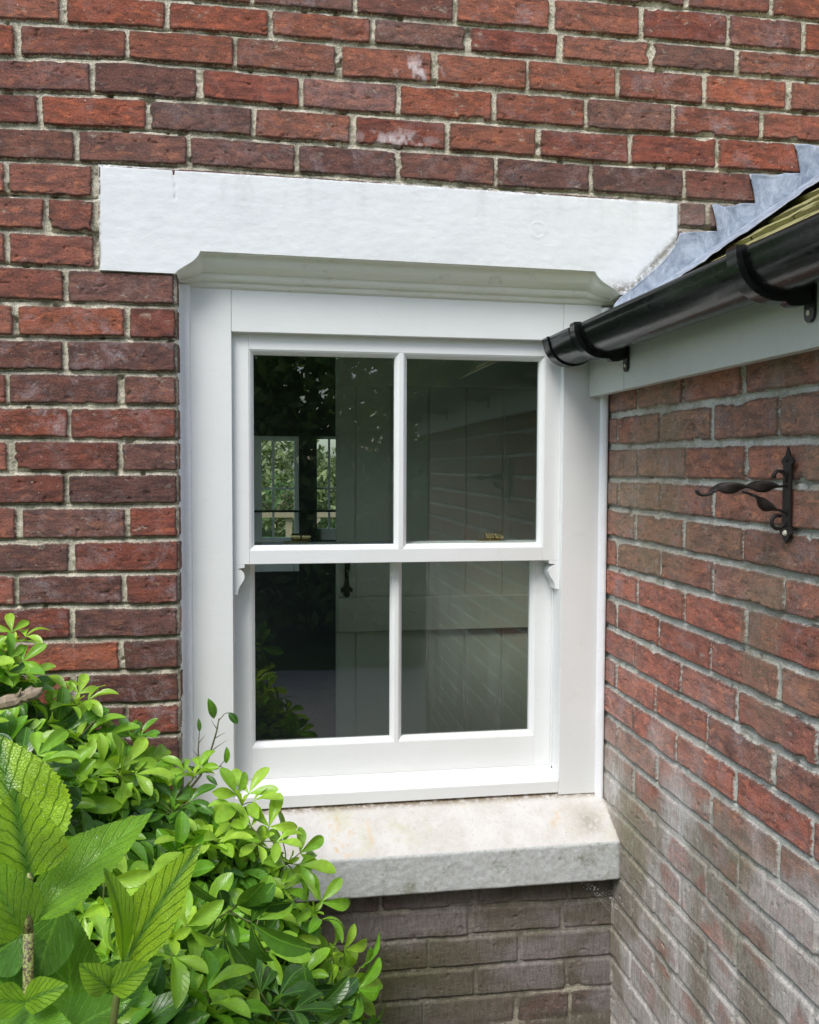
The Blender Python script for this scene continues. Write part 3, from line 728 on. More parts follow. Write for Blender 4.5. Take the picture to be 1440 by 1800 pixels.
# brass fasteners screwed to the meeting rail, seen through the upper panes
for x in (-.768, -.272):
    b = MB(); b.box(x - .040, x + .020, .150, .178, 1.4022, 1.4052)
    o = b.build('fastener', M['brass'], lo_s, bevel=.001)
    b = MB()
    b.tube([(x - .021, .160, 1.4155), (x + .001, .160, 1.4155)], .0095, 14); b.tube([(x + .004, .160, 1.4155), (x + .027, .160, 1.4145)], [.0096, .0088], 14)
    b.tube([(x + .001, .160, 1.4155), (x + .004, .160, 1.4155)], .0045, 10); b.tube([(x - .010, .160, 1.404), (x - .010, .160, 1.412)], .005, 10)
    b.build('barrel', M['brass'], o, smooth=False, bevel=.0008)

# ------------------------------------------------------------------ fascia, gutter, roof, lead
fas = MB(); fas.box(-.052, -.030, -.150, .0665, 1.768, 1.885); o = None
fascia = empty('fascia_board', (-.04, -1.1, 1.77))
tag(fascia, 'aged white fascia board along the lean-to wall behind the black gutter', 'fascia board')
fas.build('board', M['fascia'], fascia, bevel=.002)
fas = MB(); fas.box(-.0515, -.030, -2.37, -.1508, 1.768, 1.885); fas.build('board', M['fascia'], fascia, bevel=.002)
fas = MB(); fas.box(-.030, .004, -2.37, .066, 1.776, 1.79); fas.build('soffit', M['fascia'], fascia)

gut = empty('gutter', (-.113, -1.1, 1.845)); tag(gut, 'black half round gutter running along the lean-to eaves', 'gutter')
GX, GZ, GR = -.113, 1.9015, .0575
def halfround(y0, y1, ro, ri, lip, n=26, dz=0):
    b = MB(); vs = []
    ys = np.linspace(y0, y1, max(2, int(abs(y1 - y0) / .05)))
    ring = [(GX + ro * math.cos(a), GZ + dz + ro * math.sin(a)) for a in np.linspace(math.pi, 2 * math.pi, n)]
    inn = [(GX + ri * math.cos(a), GZ + dz + ri * math.sin(a)) for a in np.linspace(2 * math.pi, math.pi, n)]
    if lip:   # rolled outer and inner lips
        ring = [(GX - ri + .001, GZ + dz + lip), (GX - ro - .002, GZ + dz + lip), (GX - ro - .003, GZ + dz + lip * .4), (GX - ro - .0022, GZ + dz - .004)] + ring[1:-1] + [(GX + ro + .0022, GZ + dz - .004), (GX + ro + .003, GZ + dz + lip * .4), (GX + ro + .002, GZ + dz + lip), (GX + ri - .001, GZ + dz + lip)]
    poly = ring + inn; m = len(poly)
    for y in ys: vs += [(x, y, z) for x, z in poly]
    fs = [(i * m + k, i * m + (k + 1) % m, (i + 1) * m + (k + 1) % m, (i + 1) * m + k) for i in range(len(ys) - 1) for k in range(m)]
    fs += [tuple(range(m))[::-1], tuple(range((len(ys) - 1) * m, len(ys) * m))]
    b.add(vs, fs); return b
def finish_gutter(b, name, parent):
    o = b.build(name, M['gutter'], parent, bevel=.0006)
    for p in o.data.polygons: p.use_smooth = True
    o.modifiers.clear()
    bm = bmesh.new(); bm.from_mesh(o.data); bmesh.ops.recalc_face_normals(bm, faces=bm.faces)
    for e in bm.edges:
        if len(e.link_faces) == 2 and e.calc_face_angle(0) > R(38): e.smooth = False
    bm.to_mesh(o.data); bm.free()
    return o
finish_gutter(halfround(-2.40, .035, GR, GR - .003, .005), 'channel', gut)
cap = halfround(.028, .058, GR + .0045, GR - .004, .006)
# the end disc of the stop end
n = 26; disc = [(GX + (GR + .004) * math.cos(a), GZ + (GR + .004) * math.sin(a)) for a in np.linspace(math.pi, 2 * math.pi, n)]
disc = [(GX - GR - .004, GZ + .006)] + disc + [(GX + GR + .004, GZ + .006)]
cap.prism(disc, 1, .058, .0615); finish_gutter(cap, 'stop_end', gut)
rib = halfround(.015, .0225, GR + .0060, GR - .001, .0065); finish_gutter(rib, 'stop_end_rim', gut)
finish_gutter(halfround(.015, -.128, GR + .0022, GR - .002, .0058), 'union_sleeve', gut)
for yb_ in (-.172, -.852, -1.6, -2.25):
    b = MB(); n = 22; ro, ri = GR + .012, GR + .0005; wd = .014
    pts = [(GX + ro * math.cos(a), GZ + ro * math.sin(a)) for a in np.linspace(math.pi - .04, 2 * math.pi - .12, n)]
    inn = [(GX + ri * math.cos(a), GZ + ri * math.sin(a)) for a in np.linspace(2 * math.pi - .12, math.pi - .04, n)]
    # hook over the outer lip
    poly = [(GX - ro + .001, GZ + .009), (GX - ro - .001, GZ + .004)] + pts + inn + [(GX - ri + .003, GZ + .006), (GX - ri + .006, GZ + .010)]
    b.prism(poly, 1, yb_ - wd, yb_ + wd)
    # deeper cradle joining the arc to the back plate
    cr = [(GX + ro * .80 * 1 + .0, GZ - ro * .58), (-.0535, GZ - .016), (-.0535, GZ - .064), (GX + ro * .25, GZ - ro * .965), (GX + ro * .55, GZ - ro * .83)]
    cr = [(GX + .012, GZ - ro * .98), (GX + .030, GZ - ro * .89), (GX + .046, GZ - ro * .72), (GX + .056, GZ - ro * .40), (-.0535, GZ - .010), (-.0535, GZ - .066), (GX + .040, GZ - .0735), (GX + .022, GZ - .0745)]
    b.prism(cr, 1, yb_ - .009, yb_ + .009)
    br = finish_gutter(b, 'bracket', gut)
    b = MB(); r_ = .0125
    pl = [(-.0, .02), (0, -.088)]
    poly = [(yb_ - r_, GZ + .0), (yb_ + r_, GZ + .0), (yb_ + r_, GZ - .084)] + [(yb_ + r_ * math.cos(a), GZ - .084 + r_ * math.sin(a)) for a in np.linspace(0, -math.pi, 9)][1:-1] + [(yb_ - r_, GZ - .084)]
    b.prism(poly, 0, -.0575, -.0525); b.build('back_plate', M['gutter'], br, bevel=.001)
    b = MB(); b.tube([(-.0590, yb_, GZ - .082), (-.0572, yb_, GZ - .082)], .0042, 10); b.build('screw', M['screw'], br)

# roof: plain tiles in courses rising to the right
roof = empty('tiled_roof', (1.0, -1.1, 1.93)); tag(roof, 'mossy yellow-green tiled roof of the lean-to above the gutter', 'roof')
RS = .69; ang = math.atan(RS); ca, sa = math.cos(ang), math.sin(ang)
EX, EZ = -.090, 1.866                # eave edge, top of the batten plane
def rp(s, y, h): return (EX + s * ca - h * sa, y, EZ + s * sa + h * ca)
b = MB(); b.add([rp(0, .0, -.012), rp(0, -2.4, -.012), rp(2.2, -2.4, -.012), rp(2.2, 0, -.012)], [(0, 1, 2, 3)])
b.add([rp(0.04, .0, -.10), rp(0.04, -2.4, -.10), rp(2.2, -2.4, -.10), rp(2.2, 0, -.10)], [(0, 1, 2, 3)]); b.build('roof_deck', M['twig'], roof)
rt = random.Random(5); tiles = MB(); ncourse = 20
for c in range(ncourse):
    y = .002 + (.083 if c % 2 else 0)
    s0 = c * .105
    while y > -2.42:
        y1 = y - .165; a0 = min(y - .0015, -.004); a1 = y1 + .0015
        if a0 - a1 > .01:
            k0 = rt.uniform(-.002, .003); k1 = rt.uniform(-.002, .003); ns = 8; ny = 8
            for side_ in (0,):
                vs = []; nu = 11; nv = 9
                for i in range(nv):
                    for j in range(nu):
                        ss = s0 + (i / (nv - 1)) * .150 - .004 * rt.random() * (i == 0); yy = a0 + (a1 - a0) * j / (nu - 1)
                        hb = .013 - .0155 * (i / (nv - 1)) + k0 + (k1 - k0) * j / (nu - 1)
                        mz = mnoise.fractal(Vector((ss * 22, yy * 16, c)), 1, 2, 4)
                        hb += max(0, mz) * .0035 + .0025 * math.sin(math.pi * j / (nu - 1))
                        vs.append(rp(ss, yy, hb + .004))
                nb_ = len(vs)
                low_ = [rp(s0, a0 + (a1 - a0) * j / (nu - 1), -.002) for j in range(nu)]
                vs += low_
                fs = [(i * nu + j, i * nu + j + 1, (i + 1) * nu + j + 1, (i + 1) * nu + j) for i in range(nv - 1) for j in range(nu - 1)]
                fs += [(nb_ + j, nb_ + j + 1, j + 1, j) for j in range(nu - 1)]
                tiles.add(vs, fs)
        y = y1
tiles.build('tiles', M['moss'], roof, smooth=False)

# lead: stepped flashing dressed into the joints, folded out on to the tiles
up = [(-.020, 1.955), (-.018, 1.985), (-.0035, 2.003), (.012, 2.014), (.038, 2.034), (.075, 2.066), (.110, 2.098), (.135, 2.130), (.1480, 2.1640)]
def steps(n):
    out = []; x = .2585; z = 2.1655
    for i in range(n):
        wob = rt.uniform(-.002, .002)
        out += [(x - .055, z - .003 + (.007 if i == 0 else 0)), (x - .012, z - .0005 + wob + (.005 if i == 0 else 0)), (x, z), (x - .006, z + .016), (x - .018, z + .043), (x - .0295, z + .069)]
        out += [(x - .018, z + .071 + wob), (x + .005, z + .069 - wob), (x + .035, z + .0695 + wob)]
        x += .0985 if i == 0 else .1195; z += .0800 if i < 2 else .075
    return out
upper = up + steps(9)
lowline = lambda x: 1.960 + RS * (x + .0)
def build_lead():
    xs = np.arange(-.022, 1.15, .0035)
    ux = np.array([p[0] for p in upper]); uz = np.array([p[1] for p in upper])
    # arc-length walk along the upper edge, lower edge follows with monotone x
    L = np.concatenate([[0], np.cumsum(np.hypot(np.diff(ux), np.diff(uz)))]); N = 620
    t = np.linspace(0, L[-1], N); U = np.interp(t, L, ux); W = np.interp(t, L, uz)
    mono = np.interp(t, [0, L[-1]], [U[0], U[-1]])
    k = np.ones(41) / 41; pad = np.pad(U, 20, mode='edge'); lx = np.convolve(pad, k, 'valid')
    lx = np.maximum.accumulate(lx)
    nv = 26; P = np.zeros((nv + 20, N, 3))
    for i in range(nv):
        f = i / (nv - 1)
        X = U + (lx - U) * f; Z = W + (lowline(lx) - W) * f
        X = X + 0; e = sstep(np.full(N, f), 0, .10)
        lift = .006 + .0042 * np.array([mnoise.noise(Vector((x * 14, z * 14, 3))) for x, z in zip(X, Z)]) * e + .004 * (1 - e) * np.clip(np.array([mnoise.noise(Vector((x * 45, z * 45, 9))) for x, z in zip(X, Z)]) + .3, 0, 1)
        P[i] = np.stack([X, -lift - .004 * f, Z], -1)
    nf = 20
    wid = .100 + .022 * np.array([mnoise.noise(Vector((x * 7, 1.5, 4))) for x in lx])
    for j in range(nf):
        f = (j + 1) / nf; y = -.010 - wid * f
        rip = .004 * np.array([mnoise.noise(Vector((x * 20, f * 2, 8))) for x in lx]) + .006 * f ** 3 * np.array([max(0, mnoise.noise(Vector((x * 30, 3, 8)))) for x in lx])
        h = .030 + .018 * (1 - f) ** 2 * .3 + rip
        bx = lx
        P[nv + j] = np.stack([bx - h * sa * .4, np.full_like(bx, 0) + y, 1.866 + RS * (bx + .09) + h * 1.1], -1)
    P = P[::-1]
    o = grid_mesh('lead_flashing', P, None, None, M['lead'])
    s_ = o.modifiers.new('solid', 'SOLIDIFY'); s_.thickness = .0022; s_.offset = -1
    tag(o, 'blue-grey stepped lead flashing climbing the brick wall above the mossy roof', 'flashing')
build_lead()

# ------------------------------------------------------------------ iron hanging basket bracket
ib = empty('hanging_bracket', (0, -.731, 1.47)); tag(ib, 'black wrought iron hanging bracket with twisted arms screwed to the side wall', 'bracket')
YB = -.731
b = MB()
pl = [(-.011, .022), (-.011, .122), (-.016, .126), (-.017, .131), (-.012, .135), (-.006, .139), (0, .153), (.006, .139), (.012, .135), (.017, .131), (.016, .126), (.011, .122), (.011, .022), (.016, .019), (.018, .012), (.011, .008), (.008, .002), (0, -.006), (-.008, .002), (-.011, .008), (-.018, .012), (-.016, .019)]
b.prism([(YB + a, 1.4725 + c) for a, c in pl], 0, -.0105, -.0055); b.build('wall_plate', M['iron'], ib, bevel=.0012)
def ribbon(pts, w0, th, turns, name):
    """flat bar swept along pts (in the x-z plane) and twisted about its own length"""
    pts = [Vector(p) for p in pts]; N = 70
    L = [0]
    for a, c in zip(pts[:-1], pts[1:]): L.append(L[-1] + (c - a).length)
    def at(t):
        d = t * L[-1]
        for i in range(len(pts) - 1):
            if d <= L[i + 1] + 1e-9:
                f = (d - L[i]) / (L[i + 1] - L[i]); p0 = pts[max(i - 1, 0)]; p1 = pts[i]; p2 = pts[i + 1]; p3 = pts[min(i + 2, len(pts) - 1)]
                return .5 * ((2 * p1) + (-p0 + p2) * f + (2 * p0 - 5 * p1 + 4 * p2 - p3) * f * f + (-p0 + 3 * p1 - 3 * p2 + p3) * f ** 3)
        return pts[-1]
    b = MB(); vs = []
    for i in range(N + 1):
        t = i / N; p = at(t); q = (at(min(1, t + .01)) - at(max(0, t - .01))).normalized()
        n1 = Vector((0, 1, 0)); n2 = q.cross(n1).normalized()
        a = 2 * math.pi * turns(t)
        ww = w0(t)
        u = n1 * math.cos(a) + n2 * math.sin(a); v = -n1 * math.sin(a) + n2 * math.cos(a)
        for sx, sy in ((-1, -1), (-.5, -1.25), (.5, -1.25), (1, -1), (1, 1), (.5, 1.25), (-.5, 1.25), (-1, 1)): vs.append(p + u * ww * sx + v * th * sy)
    fs = [(i * 8 + k, i * 8 + (k + 1) % 8, (i + 1) * 8 + (k + 1) % 8, (i + 1) * 8 + k) for i in range(N) for k in range(8)] + [tuple(range(8))[::-1], tuple(range(N * 8, N * 8 + 8))]
    b.add(vs, fs); return b.build(name, M['iron'], ib, smooth=True)
ribbon([(-.008, YB, 1.5625), (-.030, YB, 1.5600), (-.060, YB, 1.5605), (-.092, YB, 1.5585), (-.132, YB, 1.5570), (-.143, YB, 1.5495), (-.153, YB, 1.5465), (-.163, YB, 1.5480), (-.167, YB, 1.5545)],
       lambda t: .0050 if t < .12 or t > .8 else .0095, .0016, lambda t: min(max((t - .10) / .68, 0), 1) * 1.0, 'arm')
ribbon([(-.009, YB, 1.5130), (-.020, YB, 1.5215), (-.036, YB, 1.5240), (-.054, YB, 1.5345), (-.068, YB, 1.5460), (-.086, YB, 1.5515)],
       lambda t: .0045 if t < .3 or t > .82 else .0092, .0016, lambda t: min(max((t - .28) / .5, 0), 1) * .5, 'brace')
b = MB(); b.tube([(-.008, YB, 1.568), (-.011, YB, 1.578), (-.018, YB, 1.585), (-.027, YB, 1.586), (-.033, YB, 1.580), (-.033, YB, 1.574)], [.004, .004, .0035, .003, .0035, .004], 8); b.build('scroll', M['iron'], ib, smooth=True)
b = MB(); b.tube([(-.008, YB, 1.500)] + [(-.024 + .011 * math.cos(a), YB, 1.5025 + .011 * math.sin(a)) for a in np.linspace(-.6, -5.2, 14)], .0032, 8); b.build('scroll', M['iron'], ib, smooth=True)
for z in (1.6055, 1.4845):
    b = MB(); b.tube([(-.0105, YB, z), (-.0135, YB, z)], [.005, .0035], 10); b.build('screw', M['screw'] if z < 1.5 else M['iron'], ib)

# ------------------------------------------------------------------ cobweb in the corner under the sill
b = MB(); rw = random.Random(8)
for i in range(9):
    z = .575 - i * .008; b.tube([(-.10 + i * .008, -.006 - i * .001, z + .008), (-.001, -.030 - i * .006, z - .035)], .00010, 3)
for i in range(42):
    t = rw.random(); p = Vector((-.085 * (1 - t) - .004, -.010 - .03 * t + rw.uniform(-.008, .0), .572 - .055 * t + rw.uniform(-.012, .012))); r_ = rw.uniform(.0004, .0012)
    b.tube([p, p + Vector((rw.uniform(-.002, .002), -.001, rw.uniform(-.002, .002)))], r_, 5)
o = b.build('cobweb', M['web']); tag(o, 'dusty cobweb full of white specks in the corner under the stone sill', 'cobweb')

# ------------------------------------------------------------------ leaves
def leaf_pts(base, tip, width, nrm, droop=.12, cup=.25, nu=4, nv=8, shape='obovate', serr=0, rng=random, wave=0.):
    """returns verts, faces, uvs of one blade"""
    base = Vector(base); tip = Vector(tip); ax = tip - base; L = ax.length; ax.normalize()
    n = Vector(nrm); n = (n - ax * n.dot(ax)).normalized(); sd = ax.cross(n)
    vs = []; uv = []
    ph = rng.uniform(0, 6)
    for i in range(nv + 1):
        t = i / nv
        if shape == 'obovate': t = math.sin(math.pi / 2 * t) if i < nv else 1
        if shape == 'obovate': wd = (math.sin(math.pi * t ** 1.55) ** .62) * (.80 + .22 * t) if 0 < t < 1 else .03
        elif shape == 'ovate': wd = (math.sin(math.pi * t ** .72) ** .85) * (1.08 - .18 * t) if 0 < t < 1 else .015
        else: wd = (math.sin(math.pi * t ** .95) ** .8) if 0 < t < 1 else .02
        c = base + ax * (L * t) - n * (droop * L * t * t) + n * (droop * L * .45 * math.sin(math.pi * t))
        for j in range(-nu, nu + 1):
            s = j / nu
            ww = width * .5 * wd
            if serr and abs(j) == nu: ww *= 1 + serr * (1 if i % 2 else -1)
            off = sd * (s * ww) + n * (cup * ww * abs(s) ** 1.5 + wave * width * math.sin(t * 11 + ph + s) * abs(s))
            if serr: off -= n * (serr * .3 * ww * (1 - abs(math.cos(t * math.pi * 7.5 - abs(s) * 4))) )
            vs.append(c + off); uv.append((.5 + .5 * s * min(1, wd), t))
    m = 2 * nu + 1
    fs = [(i * m + j, i * m + j + 1, (i + 1) * m + j + 1, (i + 1) * m + j) for i in range(nv) for j in range(m - 1)]
    return vs, fs, uv

class LeafMesh:
    def __init__(s): s.V = []; s.F = []; s.UV = []; s.A = []
    def add(s, vs, fs, uv, age):
        b = len(s.V); s.V += [tuple(v) for v in vs]; s.F += [tuple(b + i for i in f) for f in fs]; s.UV += uv; s.A += [age] * len(vs)
    def build(s, name, m, parent=None):
        me = bpy.data.meshes.new(name); me.from_pydata(s.V, [], s.F)
        me.polygons.foreach_set('use_smooth', [True] * len(me.polygons))
        uvl = me.uv_layers.new(name='UVMap'); li = np.zeros(len(me.loops), int); me.loops.foreach_get('vertex_index', li)
        uvl.data.foreach_set('uv', np.array(s.UV)[li].ravel())
        at = me.attributes.new('age', 'FLOAT', 'POINT'); at.data.foreach_set('value', np.array(s.A, np.float32))
        return link(name, me, m, parent)

# ---- the big glossy shrub
sh = empty('shrub', (-1.3, -.55, 0)); tag(sh, 'glossy bright green shrub with leaves in threes below and left of the window', 'shrub')
rs = random.Random(21); LM = LeafMesh(); ST = MB()
def rv(r): return Vector((r.uniform(-1, 1), r.uniform(-1, 1), r.uniform(-1, 1)))
def trifoliate(c, d, size, age, r, stems=True):
    """three leaflets at the end of a petiole starting at c, heading d"""
    d = d.normalized(); pe = c + d * size * r.uniform(.35, .6)
    if stems: ST.tube([c, (c + pe) / 2 + Vector((0, 0, size * .03)), pe], size * .018, 4, False)
    upv = Vector((0, 0, 1)); sdv = d.cross(upv)
    if sdv.length < .2: sdv = Vector((1, 0, 0))
    sdv.normalize(); nn = sdv.cross(d).normalized()
    if nn.z < 0: nn = -nn
    nn = (nn + rv(r) * .22).normalized()
    for a, k in ((0, 1), (R(r.uniform(50, 72)), .86), (-R(r.uniform(50, 72)), .86)):
        dd = (d * math.cos(a) + sdv * math.sin(a) + rv(r) * .10).normalized()
        L = size * k * r.uniform(.88, 1.1)
        LM.add(*leaf_pts(pe, pe + dd * L, L * r.uniform(.38, .46), nn + rv(r) * .12, droop=r.uniform(.05, .28), cup=r.uniform(.2, .75), nu=2, nv=8, rng=r, wave=.02), min(1, max(0, age + r.uniform(-.13, .13))))
def whorl(c, d, size, age, r, n=5):
    d = d.normalized(); u = d.orthogonal().normalized(); v = d.cross(u)
    a0 = r.uniform(0, 6.28)
    for i in range(n):
        a = a0 + i * 2 * math.pi / n + r.uniform(-.25, .25); el = r.uniform(.25, .85)
        dd = (u * math.cos(a) + v * math.sin(a)) * math.cos(el) + d * math.sin(el)
        trifoliate(c, dd, size * r.uniform(.8, 1.1), age, r)
    for i in range(3):   # young tip
        a = a0 + i * 2.1; dd = (u * math.cos(a) + v * math.sin(a)) * .5 + d
        L = size * r.uniform(.35, .6); LM.add(*leaf_pts(c, c + dd.normalized() * L, L * .4, u * math.cos(a) * -1 + d * .2 + v * -math.sin(a), droop=.1, cup=.5, nu=2, nv=5, rng=r), min(1, age + .25))
# the mass is grown from a dozen different shoots, each set at its own place, size and turn
def grow(fn):
    global LM, ST
    a, b_ = LM, ST; LM, ST = LeafMesh(), MB(); fn(); out = (np.array(LM.V), LM.F, LM.UV, np.array(LM.A), ST); LM, ST = a, b_; return out
shoots = [grow(lambda: whorl(Vector((0, 0, 0)), Vector((0, 0, 1)), 1., .5, rs, k)) for k in (3, 4, 4, 5, 5, 4, 5, 3, 4, 5, 6, 4)]
acc = dict(V=[], F=[], UV=[], A=[]); cnt = [0]
def place(p, d, size, age):
    V, F, UV, A_, stm = rs.choice(shoots)
    q = Vector(d).to_track_quat('Z', 'Y').to_matrix() @ Matrix.Rotation(rs.uniform(0, 6.28), 3, 'Z')
    Mx_ = np.array(q) * size
    acc['V'].append(V @ Mx_.T + np.array(p)); acc['F'].append(np.array(F) + cnt[0]); acc['UV'].append(np.array(UV)); acc['A'].append(np.clip(A_ - .5 + age, 0, 1)); cnt[0] += len(V)
    ST.add([tuple(np.array(v) @ Mx_.T + np.array(p)) for v in stm.v], stm.f)
# mound built of overlapping rounded masses: centre, radii, tips, age
blobs = [((-1.52, -.26, .88), (.34, .20, .36), 120, .55),
         ((-1.29, -.28, .74), (.23, .21, .36), 110, .55),
         ((-1.10, -.32, .60), (.22, .24, .33), 110, .55),
         ((-.97, -.40, .54), (.17, .26, .34), 110, .6),
         ((-.84, -.48, .36), (.14, .26, .32), 80, .5),
         ((-1.15, -.72, .62), (.26, .24, .36), 120, .6),
         ((-1.38, -.62, .80), (.24, .24, .36), 100, .55),
         ((-.93, -.76, .48), (.16, .20, .33), 90, .5),
         ((-1.02, -.94, .66), (.15, .15, .30), 60, .6)]
def inside(p, skip, k=.78):
    for q, (c, rr, *_x) in enumerate(blobs):
        if q != skip and sum(((p[i] - c[i]) / rr[i]) ** 2 for i in range(3)) < k * k: return True
    return False
for bi, (c, rr, n, ag) in enumerate(blobs):
    for i in range(n):
        z = rs.uniform(-.6, 1); a = rs.uniform(0, 6.283); q = math.sqrt(max(0, 1 - z * z)); dn = Vector((q * math.cos(a), q * math.sin(a), z))
        k = rs.choice([1, .97, .9, .80]) + rs.uniform(-.04, .05)
        p = Vector(c) + Vector((dn.x * rr[0], dn.y * rr[1], dn.z * rr[2])) * k
        if inside(p, bi) or p.y > -.05 or (p.y > -.16 and p.x > -1.02): continue
        d = (dn + Vector((0, -.35, .45)) + rv(rs) * .3)
        core = Vector(c) + (p - Vector(c)) * .35
        ST.tube([core, (p + core) / 2 + rv(rs) * .02, p], [.0035, .003, .002], 5, False)
        place(p, d, rs.uniform(.056, .080), min(.95, max(.05, ag + rs.choice([-.40, -.15, 0, .12, .25, .3]))))
        if rs.random() < .8: # a lower tier of older leaves on the same stem
            place(core + (p - core) * .75, d, rs.uniform(.065, .088), max(0, ag - .45))
# sprays that stand clear of the mass
for p, d, s, a in [((-.770, -.40, .735), (.5, -.3, .6), .070, .55), ((-.735, -.42, .668), (.8, -.4, -.1), .066, .8), ((-.705, -.42, .600), (.9, -.4, -.35), .070, .4), ((-.815, -.36, .82), (.6, -.3, .4), .068, .7), ((-.86, -.38, .875), (.3, -.4, .8), .070, .85),
                   ((-.90, -.32, .925), (.1, -.4, 1), .066, .8), ((-1.0, -.24, .955), (0, -.3, 1), .058, .7), ((-1.23, -.22, 1.110), (.2, -.3, 1), .06, .85), ((-1.35, -.20, 1.235), (.1, -.2, 1), .055, .8), ((-.70, -.46, .50), (.6, -.3, -.2), .066, .3), ((-1.12, -.20, 1.02), (0, -.3, 1), .05, .3), ((-.80, -.62, .66), (.4, -.8, .2), .078, .1)]:
    p = Vector(p); place(p, Vector(d), s, a)
    ST.tube([p + Vector((-.14, .0, -.20)), p + Vector((-.05, 0, -.06)), p], [.005, .0035, .002], 6, False)
for p, d, s_, a in [((-.905, -.80, .955), (.1, -1, -.25), .088, .08), ((-1.05, -.95, 1.05), (-.1, -1, .3), .06, .85), ((-.97, -.95, 1.0), (.3, -.8, .4), .065, .8)]:
    place(Vector(p), Vector(d), s_, a)
me = bpy.data.meshes.new('leaves'); V = np.concatenate(acc['V']); F = np.concatenate(acc['F'])
me.vertices.add(len(V)); me.vertices.foreach_set('co', V.astype(np.float32).ravel()); me.loops.add(F.size); me.loops.foreach_set('vertex_index', F.astype(np.int32).ravel())
me.polygons.add(len(F)); me.polygons.foreach_set('loop_start', (np.arange(len(F)) * 4).astype(np.int32)); me.update(calc_edges=True)
me.polygons.foreach_set('use_smooth', np.ones(len(F), bool))
uvl = me.uv_layers.new(name='UVMap'); uvl.data.foreach_set('uv', np.concatenate(acc['UV'])[F.ravel()].ravel())
at = me.attributes.new('age', 'FLOAT', 'POINT'); at.data.foreach_set('value', np.concatenate(acc['A']).astype(np.float32))
link('leaves', me, M['choisya'], sh); ST.build('stems', M['stem'], sh, smooth=True)
b = MB()
for i in range(46):
    c, rr = rs.choice(blobs)[:2]; a = rs.uniform(0, 6.28); z = rs.uniform(-.2, .8)
    d = Vector((math.cos(a) * rr[0], -abs(math.sin(a)) * rr[1], z * rr[2])); p = Vector(c) + d * rs.uniform(.85, 1.0); q = p - d * .5 + Vector((0, 0, -.10))
    b = MB(); b.tube([q, (p + q) / 2 + rv(rs) * .012, p + rv(rs) * .01], [.0028, .0022, .0010], 5); b.build('twig', M['twig'], sh, smooth=True)
b = MB()
for i in range(16):
    a = i * .8; p0 = Vector((-1.25 + .12 * math.cos(a), -.55 + .1 * math.sin(a), 0)); p1 = Vector((-1.15 + .4 * math.cos(a), -.52 + .28 * math.sin(a), .55))
    b.tube([p0, (p0 + p1) / 2 + rv(rs) * .04, p1], [.012, .008, .005], 7)
b.build('branches', M['wood'], sh, smooth=True)

# ---- hydrangea in the foreground
hy = empty('hydrangea', (-1.06, -1.25, 0)); tag(hy, 'hydrangea with large veined toothed leaves in the near left foreground', 'plant')
rh = random.Random(4)
hl = [  # base, tip, width, normal, age, droop
    ((-1.0584, -1.25, 1.2252), (-1.066, -1.27, 1.307), .074, (.15, -1, .15), .93, .05),  # high value gives this blade its painted backlit look
    ((-1.067, -1.22, 1.2157), (-1.1108, -1.16, 1.3300), .098, (.25, -1, .2), 1.0, .0),
    ((-1.055, -1.245, 1.1841), (-.962, -1.19, 1.2580), .056, (-.45, -1, .62), .62, .03),
    ((-1.0655, -1.25, 1.1734), (-1.0900, -1.28, 1.2577), .052, (.5, -1, .3), .72, .08),
    ((-1.0732, -1.2, 1.150), (-1.0880, -1.16, 1.0756), .062, (.1, -1, .4), .22, .06),
    ((-1.0421, -1.2, 1.1727), (-1.0699, -1.2, 1.0964), .056, (-.2, -1, .4), .25, .06),
    ((-1.0757, -1.2, 1.1478), (-1.1200, -1.2, 1.118), .055, (.1, -1, .6), .2, .1),
    ((-1.0355, -1.19, 1.0517), (-1.0462, -1.17, 1.1526), .064, (.05, -1, .35), .42, .10),
    ((-.9802, -1.24, 1.1328), (-.9150, -1.23, 1.2346), .050, (-.45, -1, .12), .95, .02),
    ((-.9814, -1.245, 1.1357), (-.9843, -1.26, 1.2300), .030, (1, -.45, .0), .8, .05),
    ((-.9873, -1.27, 1.1271), (-1.0060, -1.29, 1.1598), .026, (.4, -1, .3), .8, .1),
    ((-.9873, -1.27, 1.1271), (-.9540, -1.29, 1.1560), .028, (-.4, -1, .4), .8, .1),
    ((-1.0509, -1.3, 1.1391), (-1.0176, -1.32, 1.1616), .027, (-.2, -.8, .6), .8, .1),
    ((-1.0509, -1.3, 1.1391), (-1.0800, -1.32, 1.1560), .027, (.1, -.8, .6), .75, .1),
    ((-1.085, -1.28, 1.1000), (-1.0056, -1.34, 1.1400), .050, (0, -.5, 1), .5, .12),
    ((-1.0414, -1.2, 1.0446), (-.985, -1.22, 1.0862), .050, (-.3, -1, .8), .3, .10),
    ((-1.040, -1.16, 1.03), (-.960, -1.12, 1.075), .055, (-.1, -1, .9), .15, .12),
    ((-1.075, -1.18, 1.06), (-1.125, -1.20, 1.13), .055, (.2, -1, .4), .3, .12)]
for bs, tp, wd, nm, ag, dr in hl:
    lm = LeafMesh(); lm.add(*leaf_pts(bs, tp, wd, nm, droop=dr + .06, cup=.30, nu=10, nv=56, shape='ovate' if wd > .031 else 'e', serr=.026 if wd > .031 else 0, rng=rh, wave=.025), ag)
    lm.build('leaf', M['hydrangea'], hy)
def spotted():
    t = NT('spotted_stem'); o = t.obj(); n = t.noise(o, 380, 3, .6)
    t.pbr(t.mix(t.ramp(n, [(.45, 0.), (.56, 1.)]), (.30, .36, .10), (.09, .05, .03)), .5, t.bump(n, .3, .001)); return t.m
SP = spotted()
